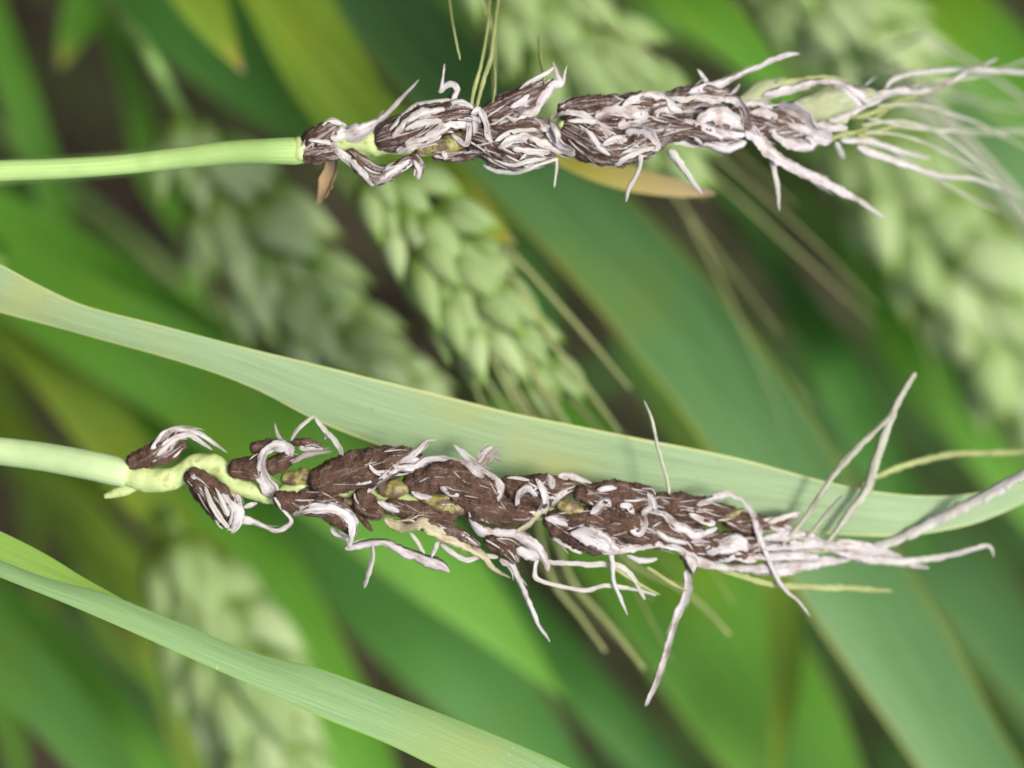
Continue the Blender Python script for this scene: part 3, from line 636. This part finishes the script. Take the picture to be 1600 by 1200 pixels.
# upper ear: smut hidden under white shredded husks
E = Smut('smutted_wheat_plant', 'smutted wheat ear wrapped in white shredded husks with pale green glumes at its tip', 'wheat ear'); E.smut = 'smut_veil'
stalk(E, [(-60, 272, 0, 34), (0, 267, 0, 34), (100, 263, 0, 33), (200, 256, 0, 32), (350, 239, 0, 37), (430, 236, 0, 41), (462, 236, 0, 43), (478, 236, 0, 36)], 'stem')
E.mass([(455, 236, 19), (468, 236, 22), (476, 236, 20)], 'rachis', name='collar', rough=.3)
rp = [(470, 236, 16), (530, 226, 15), (575, 220, 24), (602, 220, 22), (650, 228, 16), (700, 225, 16), (745, 215, 12), (810, 205, 13), (880, 200, 17), (950, 198, 14), (1050, 190, 12), (1150, 185, 11), (1250, 185, 9), (1320, 188, 6)]
E.mass(rp, 'rachis', name='rachis', rough=.25, dz=8)
for ptsm, dz in (
    ([(474, 232, 13), (492, 216, 17), (516, 203, 14)], -6), ([(480, 240, 13), (500, 240, 15), (525, 240, 10)], -10),
    ([(548, 240, 9), (566, 258, 14), (586, 274, 14), (612, 268, 12), (638, 252, 8)], -4),
    ([(602, 216, 24), (640, 203, 30), (690, 184, 29), (730, 178, 20), (745, 185, 10)], -4),
    ([(700, 166, 8), (706, 154, 6), (713, 143, 4)], -2), ([(648, 245, 8), (655, 262, 9), (652, 272, 5)], -2), ([(682, 243, 9), (705, 243, 10), (738, 240, 10)], -6),
    ([(755, 183, 17), (800, 162, 21), (836, 146, 16), (862, 128, 6)], -8), ([(745, 218, 24), (782, 230, 30), (822, 242, 26), (862, 245, 8)], -12),
    ([(770, 200, 16), (815, 200, 20), (855, 200, 14)], 2),
    ([(882, 172, 14), (930, 168, 20), (1000, 164, 20), (1060, 158, 10)], -4), ([(890, 205, 24), (920, 220, 32), (960, 232, 27), (1010, 222, 22), (1050, 210, 9)], -10),
    ([(900, 190, 22), (960, 190, 24), (1030, 190, 22)], 0),
    ([(1045, 160, 16), (1090, 152, 20), (1132, 148, 12)], 0), ([(1030, 198, 18), (1085, 200, 24), (1135, 204, 20), (1165, 205, 10)], -8),
    ([(1150, 185, 22), (1195, 192, 24), (1240, 200, 20), (1280, 208, 10)], -4)):
    E.mass(ptsm, 'smut', dz)
E.mass([(1160, 160, 12), (1185, 145, 17), (1215, 135, 14), (1260, 132, 9)], 'glume', -2, name='glume', rough=.3)
E.mass([(1215, 185, 12), (1260, 172, 24), (1305, 158, 26), (1345, 150, 16), (1375, 148, 6)], 'glume', 0, name='glume', rough=.3)
E.mass([(655, 232, 9), (690, 228, 15), (730, 216, 12)], 'olive', -12, name='glume', rough=.4)
E.mass([(878, 195, 8), (882, 205, 10), (884, 215, 8)], 'rachis', -18, name='glume', rough=.4)
E.seal()
A1, A2, A3 = zz(440, 70, .3), zz(860, 60, .3), zz(1140, 60, .2875)
for h in ([(250, 480, 16), (340, 470, 26), (430, 455, 22), (490, 410, 12), (540, 370, 9), (620, 285, 6), (715, 183, 2)],
          [(255, 505, 10), (300, 560, 11), (360, 600, 11), (420, 655, 9), (470, 735, 7)], [(140, 500, 7), (200, 500, 9), (260, 520, 7)], [(210, 420, 6), (270, 395, 9), (340, 420, 6)],
          [(465, 735, 5), (520, 700, 9), (580, 655, 10), (665, 595, 7)], [(540, 640, 6), (600, 640, 9), (640, 620, 6)],
          [(575, 485, 7), (640, 420, 13), (720, 365, 16), (850, 335, 10)], [(640, 510, 9), (720, 490, 14), (790, 460, 18), (860, 410, 16), (930, 410, 14), (1010, 425, 9)], [(600, 560, 9), (680, 525, 15), (760, 505, 14), (830, 470, 8)],
          [(560, 445, 4), (620, 380, 7), (700, 320, 8), (790, 295, 7), (880, 285, 6)], [(640, 440, 5), (720, 410, 9), (830, 395, 9)], [(880, 300, 6), (940, 300, 8), (1000, 330, 7)],
          [(885, 290, 8), (915, 235, 9), (885, 200, 10), (850, 215, 9), (830, 240, 7), (838, 180, 5), (850, 95, 2)],
          [(690, 600, 6), (715, 650, 9), (710, 700, 6)], [(840, 555, 8), (855, 585, 10), (850, 605, 6)], [(890, 465, 7), (930, 500, 9), (960, 520, 8), (980, 450, 7), (990, 400, 5)],
          [(990, 360, 7), (1030, 340, 10), (1060, 410, 10), (1075, 470, 9), (1095, 505, 5)], [(1000, 390, 6), (1010, 430, 8), (1000, 480, 5)],
          [(1175, 375, 8), (1240, 385, 16), (1300, 350, 18), (1350, 285, 13), (1410, 215, 13), (1450, 200, 14), (1430, 150, 8), (1415, 85, 3)], [(1225, 250, 6), (1290, 195, 7), (1370, 150, 7), (1425, 110, 4)], [(1460, 215, 6), (1475, 160, 4), (1490, 110, 2)],
          [(1190, 330, 6), (1250, 290, 10), (1290, 260, 6)],
          [(1130, 540, 9), (1190, 500, 14), (1260, 490, 16), (1330, 505, 15), (1410, 535, 14), (1530, 575, 10)], [(1310, 380, 8), (1370, 430, 14), (1420, 480, 16), (1460, 540, 16), (1530, 575, 10)], [(1400, 400, 6), (1430, 450, 9), (1445, 510, 8)],
          [(1050, 620, 5), (1120, 655, 8), (1210, 665, 8), (1320, 630, 7), (1440, 590, 6)], [(1100, 600, 4), (1200, 625, 7), (1290, 600, 7), (1380, 590, 5)], [(1200, 545, 8), (1290, 555, 11), (1400, 560, 9)], [(1110, 500, 5), (1160, 470, 9), (1230, 450, 9), (1330, 440, 6)], [(1240, 600, 5), (1275, 565, 6)]):
    E.husk(A1(h))
for h in ([(0, 425, 8), (80, 392, 9), (170, 400, 10), (250, 455, 10), (380, 545, 7)], [(230, 415, 9), (300, 390, 15), (380, 380, 17), (500, 405, 12)], [(350, 465, 9), (430, 430, 17), (510, 395, 13)], [(370, 365, 8), (430, 320, 14), (520, 300, 15), (600, 315, 14), (650, 365, 13), (700, 395, 9)],
          [(170, 470, 6), (210, 510, 11), (250, 570, 10), (310, 610, 6)], [(390, 480, 14), (440, 490, 28), (500, 520, 30), (570, 585, 10)], [(335, 660, 7), (400, 620, 9), (470, 590, 9), (540, 570, 7)], [(0, 440, 12), (20, 510, 14), (50, 570, 14), (125, 590, 10)],
          [(90, 430, 5), (160, 430, 8), (230, 440, 8), (300, 470, 6)], [(270, 560, 6), (330, 530, 11), (400, 530, 9)], [(540, 400, 9), (600, 380, 14), (690, 400, 9)], [(520, 470, 5), (545, 520, 9), (570, 580, 7)],
          [(720, 285, 9), (800, 260, 14), (880, 240, 12), (960, 205, 8), (1080, 150, 8), (1200, 95, 9), (1260, 80, 6), (1300, 82, 2)], [(765, 158, 3), (790, 190, 5), (820, 235, 7)], [(985, 240, 6), (960, 275, 7), (940, 290, 5)],
          [(890, 310, 9), (960, 320, 14), (1005, 370, 14), (1025, 430, 12), (1030, 480, 10)], [(670, 395, 9), (780, 375, 16), (870, 385, 18), (940, 400, 10)], [(750, 520, 10), (830, 550, 14), (920, 570, 13), (1020, 540, 10)], [(690, 425, 7), (800, 465, 13), (880, 500, 14), (1010, 505, 9)],
          [(730, 300, 6), (820, 310, 12), (910, 320, 9)], [(620, 310, 5), (700, 320, 9), (760, 300, 6)], [(760, 440, 20), (840, 420, 36), (930, 430, 34), (1010, 470, 14)], [(640, 550, 5), (720, 545, 9), (790, 560, 7)],
          [(1010, 490, 16), (1080, 530, 22), (1140, 590, 24), (1200, 635, 20), (1300, 690, 18), (1400, 740, 16), (1500, 790, 15), (1600, 840, 10), (1760, 945, 3)]):
    E.husk(A2(h))
for h in ([(180, 315, 9), (270, 290, 14), (370, 265, 12), (480, 235, 9), (590, 245, 9), (680, 290, 15), (760, 330, 16), (830, 310, 13), (920, 285, 11), (1060, 290, 8), (1180, 245, 7), (1300, 180, 6), (1460, 108, 3)],
          [(260, 375, 16), (330, 390, 28), (400, 440, 32), (450, 505, 28), (560, 545, 12)], [(230, 505, 14), (310, 555, 22), (390, 580, 20), (470, 575, 10)], [(80, 360, 10), (150, 350, 16), (230, 390, 12)], [(110, 400, 10), (180, 400, 14), (260, 430, 9)],
          [(330, 470, 8), (420, 500, 14), (540, 520, 12)], [(540, 445, 8), (620, 425, 11), (700, 385, 10), (850, 310, 7)], [(560, 250, 6), (630, 300, 11), (700, 350, 13), (720, 370, 7)], [(110, 470, 10), (170, 560, 16), (230, 600, 12)], [(420, 450, 8), (520, 480, 14), (640, 490, 11)]):
    E.husk(A3(h))
for h in ([(840, 280, 4), (880, 230, 7), (960, 198, 8), (1100, 180, 8), (1300, 170, 8), (1600, 185, 7), (1700, 195, 5)], [(735, 255, 4), (800, 208, 3)], [(600, 555, 11), (750, 560, 13), (880, 600, 10), (1000, 630, 8), (1095, 652, 4)],
          [(690, 585, 9), (780, 625, 13), (870, 655, 12), (1000, 700, 9), (1150, 748, 8), (1330, 765, 6), (1480, 820, 3)], [(575, 560, 8), (600, 610, 9), (625, 655, 6)]):
    E.awn(A3(h), dzend=60)
for h in ([(450, 580, 9), (600, 525, 10), (700, 505, 8), (760, 460, 8), (860, 380, 8), (1010, 310, 7), (1090, 285, 4)], [(690, 535, 8), (800, 505, 8), (900, 480, 7), (1000, 468, 4)], [(640, 430, 6), (760, 410, 8), (900, 350, 7), (1060, 290, 4)], [(250, 240, 6), (400, 222, 8), (550, 215, 8), (650, 240, 5)]):
    E.awn(A3(h), 'awn_green', dzend=40)
for h in ([(465, 600, 9), (468, 650, 8), (450, 710, 7), (410, 780, 7), (393, 855, 4)], [(615, 580, 13), (650, 620, 12), (700, 690, 10), (790, 810, 4)], [(1150, 630, 8), (1175, 720, 8), (1185, 800, 6), (1192, 900, 3)]):
    E.awn(A2(h))
for h in ([(1345, 196, 4), (1410, 190, 5), (1480, 215, 5), (1560, 285, 4), (1610, 350, 3)], [(1350, 205, 4), (1420, 215, 5), (1500, 250, 5), (1580, 300, 4), (1640, 345, 3)], [(1370, 165, 4), (1440, 165, 5), (1520, 190, 5), (1610, 235, 3)],
          [(1360, 160, 4), (1450, 130, 5), (1530, 118, 5), (1620, 90, 3)], [(1355, 185, 4), (1430, 200, 5), (1530, 205, 4), (1630, 202, 3)], [(1330, 215, 4), (1400, 240, 5), (1480, 290, 5), (1560, 330, 3)]):
    E.awn(h, 'awn_pale', dzend=260)
E.awn(A1([(1430, 590, 6), (1432, 650, 5), (1420, 745, 3)]))
for h in ([(985, 320, 5), (1010, 200, 6), (1040, 100, 6), (1065, -40, 4), (1090, -260, 3)], [(1015, 330, 5), (1045, 200, 6), (1085, 80, 6), (1105, -60, 4), (1130, -260, 3)], [(1100, 310, 4), (1112, 200, 5), (1105, 80, 5), (1095, -80, 3)], [(930, 80, 3), (915, 10, 4), (895, -90, 4), (870, -250, 3)], [(1370, 200, 3), (1350, 80, 4), (1335, -40, 3)]):
    E.awn(A1(h), 'awn_green', dzend=120)
for h in ([(1010, 500, 5), (1060, 560, 7)], [(560, 560, 5), (660, 660, 6)]): pass
E.husk([(522, 236, 14), (518, 255, 22), (512, 275, 23), (504, 298, 17), (496, 320, 5)], 'leaf_tan', 'dry_leaf_end', lift=-60, dzend=90, flat=.1)
E.fibres(1.3)

# lower ear: bare brown lumps on a zigzag rachis
W = Smut('smutted_wheat_plant', 'smutted wheat ear of bare brown lumps along a zigzag yellow green rachis', 'wheat ear')
stalk(W, [(-60, 698, 0, 43), (0, 705, 0, 44), (70, 714, 0, 45), (140, 727, 0, 46), (180, 736, 0, 46), (200, 741, 0, 40)], 'stem_pale')
W.mass([(165, 775, 4), (185, 769, 8), (205, 762, 9), (218, 752, 8)], 'rachis', 4, name='collar', rough=.4)
W.mass([(196, 741, 20), (225, 748, 19), (260, 749, 19), (288, 738, 18), (312, 724, 16), (340, 730, 17), (362, 752, 15), (395, 768, 12), (428, 778, 10), (465, 762, 16), (500, 765, 14), (560, 768, 15), (640, 776, 15), (740, 786, 15), (850, 800, 14), (960, 815, 12), (1080, 835, 11), (1200, 850, 9), (1290, 857, 6)], 'rachis', 2, name='rachis', rough=.25)
for ptsm, dz, fb in (
    ([(207, 722, 13), (230, 713, 17), (260, 693, 15), (274, 676, 7)], -8, .6), ([(240, 720, 10), (265, 708, 14), (284, 697, 9)], -14, .6),
    ([(298, 744, 13), (312, 754, 19), (335, 778, 26), (352, 800, 22), (362, 820, 9)], -14, .8), ([(302, 740, 11), (320, 752, 12)], -20, 0),
    ([(368, 732, 15), (392, 730, 21), (408, 720, 12)], -12, .2), ([(398, 700, 10), (424, 696, 11), (448, 696, 8)], -6, .3), ([(424, 728, 14), (440, 722, 16), (458, 715, 9)], -8, .3), ([(458, 690, 5), (480, 691, 6), (500, 696, 4)], -4, .3),
    ([(438, 778, 14), (470, 788, 16), (500, 792, 16), (530, 808, 15), (550, 832, 7)], -14, .3), ([(475, 772, 13), (530, 786, 11), (560, 806, 6), (580, 828, 3)], -6, .2),
    ([(500, 752, 24), (540, 738, 29), (590, 728, 30), (630, 718, 20), (655, 714, 8)], -12, .3), ([(565, 775, 16), (575, 792, 19), (592, 800, 12)], -12, .2),
    ([(645, 756, 20), (690, 746, 28), (730, 754, 27), (768, 774, 18), (786, 790, 8)], -10, .3), ([(610, 790, 14), (660, 800, 17), (705, 800, 14)], -6, .2), ([(640, 812, 10), (680, 822, 13), (722, 838, 10), (745, 852, 5)], -10, .5),
    ([(715, 785, 18), (760, 796, 22), (805, 802, 20), (845, 800, 10)], -6, .2), ([(765, 846, 11), (792, 856, 14), (805, 874, 8)], -8, .4),
    ([(792, 756, 14), (822, 766, 24), (860, 766, 24), (888, 760, 12)], -10, .4), ([(868, 826, 13), (905, 838, 22), (940, 848, 19), (972, 855, 9)], -10, .8),
    ([(905, 770, 12), (938, 776, 23), (975, 777, 25), (1012, 776, 16)], -10, .6), ([(860, 812, 15), (920, 812, 22), (980, 824, 26), (1040, 832, 25), (1090, 832, 16)], -6, .5),
    ([(1028, 786, 16), (1060, 792, 21), (1100, 798, 20), (1140, 800, 12)], -8, .8), ([(1140, 812, 14), (1170, 820, 17), (1205, 818, 12), (1245, 806, 4)], -6, .8), ([(1060, 848, 12), (1100, 850, 22), (1150, 856, 22), (1195, 852, 14), (1230, 850, 6)], -6, 1.3), ([(1070, 870, 8), (1080, 884, 9), (1082, 893, 5)], -8, .5)):
    W.mass(ptsm, 'smut', dz, fib=fb)
for g_, dz in (([(598, 764, 11), (616, 763, 15), (634, 762, 10)], -15), ([(660, 778, 8), (690, 788, 12), (720, 797, 8)], -15), ([(540, 783, 6), (552, 785, 7), (566, 789, 5)], -14), ([(446, 748, 10), (472, 746, 15), (492, 745, 10)], -6), ([(875, 790, 8), (890, 793, 11), (906, 797, 7)], -18), ([(940, 812, 6), (955, 815, 8), (972, 819, 5)], -22), ([(1130, 812, 4), (1145, 804, 6), (1160, 796, 3)], -18), ([(740, 772, 7), (762, 782, 9)], -14)):
    W.mass(g_, 'olive', dz, name='floret', rough=.7)
W.seal()
B4, B5, B6, B7 = zz(140, 630, .3), zz(500, 660, .2917), zz(820, 700, .3416), zz(1140, 560, .3333)
for h in ([(320, 240, 7), (370, 180, 11), (430, 138, 10), (550, 148, 8), (640, 200, 6), (715, 255, 2)], [(380, 225, 9), (440, 180, 12), (500, 160, 10), (560, 185, 8), (640, 245, 3)], [(350, 270, 6), (430, 200, 9), (530, 175, 7), (600, 215, 3)], [(420, 250, 5), (450, 200, 8), (480, 170, 6)],
          [(600, 430, 4), (630, 510, 9), (670, 580, 9), (725, 650, 6)], [(690, 470, 6), (730, 530, 14), (770, 560, 20), (760, 620, 18), (740, 680, 6)], [(650, 440, 4), (690, 510, 8), (720, 590, 8)], [(720, 440, 4), (770, 500, 9), (790, 570, 10)],
          [(750, 590, 9), (800, 600, 14), (850, 615, 10), (910, 645, 7), (975, 665, 8), (1030, 640, 8), (1048, 605, 6), (1000, 545, 5), (960, 490, 5)], [(800, 545, 5), (835, 530, 8), (872, 518, 5)],
          [(1055, 275, 9), (1030, 235, 14), (970, 225, 15), (915, 260, 15), (895, 330, 14), (920, 400, 16), (950, 445, 24), (905, 475, 10)], [(855, 370, 4), (880, 400, 7), (905, 425, 5)], [(963, 105, 3), (985, 170, 6), (1035, 225, 9)], [(1050, 195, 5), (1095, 125, 6), (1170, 68, 5)], [(1175, 68, 5), (1215, 130, 7), (1280, 200, 8), (1310, 260, 7), (1328, 325, 4)], [(1090, 232, 7), (1150, 235, 11), (1215, 238, 6)],
          [(1055, 580, 6), (1120, 560, 16), (1200, 545, 19), (1290, 555, 17), (1355, 600, 15), (1372, 670, 14), (1345, 755, 9)], [(1255, 650, 6), (1300, 685, 11), (1350, 720, 9)], [(1220, 115, 3), (1235, 160, 8), (1225, 190, 4)]):
    W.husk(B4(h))
W.husk(B4([(1050, 310, 6), (1130, 270, 9), (1200, 255, 7), (1270, 250, 4)]), 'husk_grey')
for h in ([(130, 672, 8), (220, 655, 12), (330, 638, 10), (400, 665, 12), (450, 690, 15), (520, 715, 15), (600, 745, 17), (650, 765, 15), (695, 802, 6)], [(270, 640, 6), (283, 685, 6), (280, 740, 7), (262, 810, 7), (238, 888, 4)], [(480, 590, 5), (520, 640, 8), (560, 705, 6)], [(650, 620, 5), (620, 675, 8), (598, 725, 5)], [(645, 650, 7), (710, 700, 9), (785, 738, 9), (860, 715, 8), (955, 720, 6)],
          [(425, 215, 8), (480, 175, 13), (530, 135, 10), (570, 100, 5), (625, 92, 2)], [(430, 210, 4), (490, 205, 8), (530, 195, 6)], [(255, 375, 7), (300, 335, 10), (370, 265, 12), (440, 245, 12), (520, 240, 15), (580, 200, 12), (690, 200, 10), (760, 215, 12), (820, 255, 19), (875, 295, 10)], [(260, 225, 4), (300, 270, 7), (350, 260, 5)], [(190, 335, 4), (240, 320, 7), (295, 308, 5)],
          [(640, 345, 6), (680, 365, 13), (745, 392, 8)], [(715, 115, 4), (770, 165, 8), (820, 215, 9), (880, 265, 11), (940, 310, 15), (970, 350, 12), (955, 425, 5)], [(845, 215, 8), (870, 165, 12), (920, 130, 8)], [(305, 425, 6), (350, 445, 12), (425, 480, 8)], [(490, 370, 5), (540, 390, 10), (600, 400, 5)],
          [(795, 480, 4), (820, 550, 12), (870, 590, 18), (950, 600, 19), (1030, 600, 17), (1100, 635, 19), (1160, 680, 22), (1200, 740, 16), (1225, 800, 5)], [(1050, 680, 10), (1110, 700, 18), (1170, 730, 12)], [(1165, 720, 6), (1150, 790, 8), (1155, 830, 8), (1200, 855, 7), (1300, 882, 7), (1420, 900, 8), (1540, 875, 7), (1680, 895, 6), (1800, 925, 4)],
          [(1200, 745, 6), (1300, 752, 8), (1420, 762, 9), (1577, 760, 9), (1640, 790, 8), (1690, 850, 7), (1740, 950, 4)], [(965, 735, 9), (1020, 760, 13), (1045, 800, 9), (1085, 890, 8), (1130, 990, 7), (1170, 1080, 6), (1228, 1178, 4)],
          [(1055, 455, 7), (1065, 390, 10), (1110, 350, 11), (1165, 395, 6)], [(1155, 300, 5), (1195, 360, 9), (1210, 440, 10), (1190, 480, 9)], [(1225, 275, 8), (1240, 310, 12), (1245, 355, 8)], [(1325, 365, 8), (1280, 400, 10), (1215, 455, 8)], [(1275, 290, 9), (1330, 290, 13), (1380, 300, 8), (1455, 325, 4)], [(1205, 510, 7), (1260, 530, 11), (1325, 552, 7)], [(1000, 300, 3), (1060, 300, 6), (1120, 310, 4)],
          [(1340, 590, 6), (1400, 600, 20), (1460, 630, 24), (1560, 680, 14)], [(1240, 620, 4), (1310, 650, 8), (1400, 700, 6)]):
    W.husk(B5(h))
W.husk(B5([(345, 515, 8), (390, 545, 17), (450, 555, 20), (540, 530, 20), (600, 560, 22), (680, 605, 22), (760, 645, 19), (830, 680, 16), (880, 715, 11), (910, 765, 7), (960, 800, 6), (1020, 832, 3)]), 'husk_cream')
W.husk(B5([(860, 255, 7), (895, 195, 9), (940, 155, 6), (985, 138, 2)]), 'husk_grey'); W.husk(B5([(890, 240, 4), (930, 180, 7), (975, 210, 3)]), 'husk_grey')
W.husk(B5([(1190, 470, 7), (1140, 520, 8), (1090, 560, 7), (1045, 590, 4)]), 'husk_cream')
for h in ([(300, 300, 9), (330, 285, 15), (365, 250, 14), (400, 262, 8)], [(430, 260, 8), (470, 262, 11), (500, 300, 7)], [(475, 355, 10), (520, 385, 14), (548, 350, 11), (545, 300, 8), (575, 260, 8), (565, 200, 4)], [(555, 285, 6), (640, 305, 8), (680, 350, 15), (730, 370, 10), (790, 400, 13), (880, 365, 6)],
          [(275, 365, 8), (320, 400, 22), (380, 450, 24), (430, 470, 16), (480, 460, 14), (560, 440, 14), (640, 445, 13), (710, 460, 15), (760, 500, 15), (830, 530, 14), (940, 555, 10)], [(330, 190, 5), (380, 180, 9), (420, 185, 5)], [(100, 320, 6), (140, 325, 11), (195, 350, 7)], [(465, 490, 5), (540, 515, 9), (605, 505, 5)],
          [(395, 480, 9), (400, 520, 8), (405, 600, 6), (435, 680, 6), (470, 765, 3)], [(740, 560, 9), (748, 620, 12), (735, 690, 12), (700, 760, 10), (670, 860, 9), (635, 980, 9), (595, 1090, 8), (552, 1180, 4)], [(735, 485, 9), (765, 520, 13), (772, 565, 8)],
          [(785, 265, 6), (850, 235, 11), (930, 215, 9), (990, 240, 4)], [(750, 300, 5), (810, 330, 10), (870, 345, 8)], [(975, 220, 5), (1010, 255, 8), (1045, 320, 11), (1075, 420, 11), (1110, 500, 10), (1145, 580, 9), (1200, 660, 7), (1250, 700, 5), (1305, 770, 2)], [(600, 380, 5), (660, 420, 9), (740, 440, 6)],
          [(830, 480, 14), (900, 450, 28), (970, 440, 26), (1020, 470, 10)], [(870, 520, 6), (960, 500, 12), (1060, 510, 10)], [(560, 200, 3), (590, 240, 7), (600, 290, 6)]):
    W.husk(B6(h))
for h in ([(150, 895, 8), (260, 885, 14), (380, 880, 15), (560, 880, 16), (650, 902, 18), (780, 940, 14), (930, 985, 4)], [(255, 780, 7), (310, 815, 11), (400, 850, 14), (520, 900, 14), (660, 930, 17), (800, 950, 14), (935, 982, 5)], [(-20, 975, 9), (100, 985, 14), (220, 985, 20), (330, 970, 20), (450, 950, 16), (570, 940, 8)], [(150, 850, 8), (280, 830, 14), (400, 835, 10)], [(100, 930, 9), (250, 925, 16), (420, 925, 12)], [(180, 770, 5), (260, 740, 8), (330, 725, 3)], [(190, 790, 7), (240, 800, 10), (290, 830, 6)]):
    W.husk(B7(h))
for h in ([(590, 940, 9), (720, 950, 12), (850, 950, 11), (1050, 920, 9), (1190, 880, 8), (1225, 890, 6), (1238, 930, 3)], [(630, 895, 9), (720, 870, 13), (800, 840, 14), (1000, 740, 17), (1200, 640, 17), (1380, 540, 14), (1480, 480, 8)],
          [(250, 870, 5), (300, 810, 7), (365, 730, 8), (480, 560, 10), (590, 430, 11), (720, 305, 8), (770, 250, 5)], [(420, 900, 7), (460, 860, 8), (510, 795, 9), (570, 710, 11), (640, 620, 14), (700, 430, 13), (780, 220, 12), (870, 65, 9)], [(330, 880, 4), (405, 790, 6), (460, 720, 7), (530, 640, 4)]):
    W.awn(B7(h), 'awn_pale' if h[-1][1] < 700 and h[-1][0] < 1000 else 'husk', dzend=-200 if h[-1][0] == 1480 else -90)
for h in ([(580, 610, 6), (690, 555, 10), (800, 510, 10), (950, 465, 10), (1100, 445, 10), (1400, 440, 8)], [(-60, 985, 6), (60, 1020, 8), (200, 1060, 10), (400, 1072, 9), (600, 1078, 8), (765, 1092, 4)]):
    W.awn(B7(h), 'awn_green', dzend=60)
W.awn([(1046, 772, 6), (1041, 745, 6), (1034, 720, 5), (1026, 692, 5), (1020, 662, 5), (1013, 642, 4), (1006, 625, 2)], 'awn_pale')
for h in ([(957, 884, 6), (985, 905, 6), (1032, 930, 3)], [(1010, 885, 5), (1040, 905, 6), (1075, 925, 3)]): W.awn(h, 'awn_green')
W.fibres(1.9)
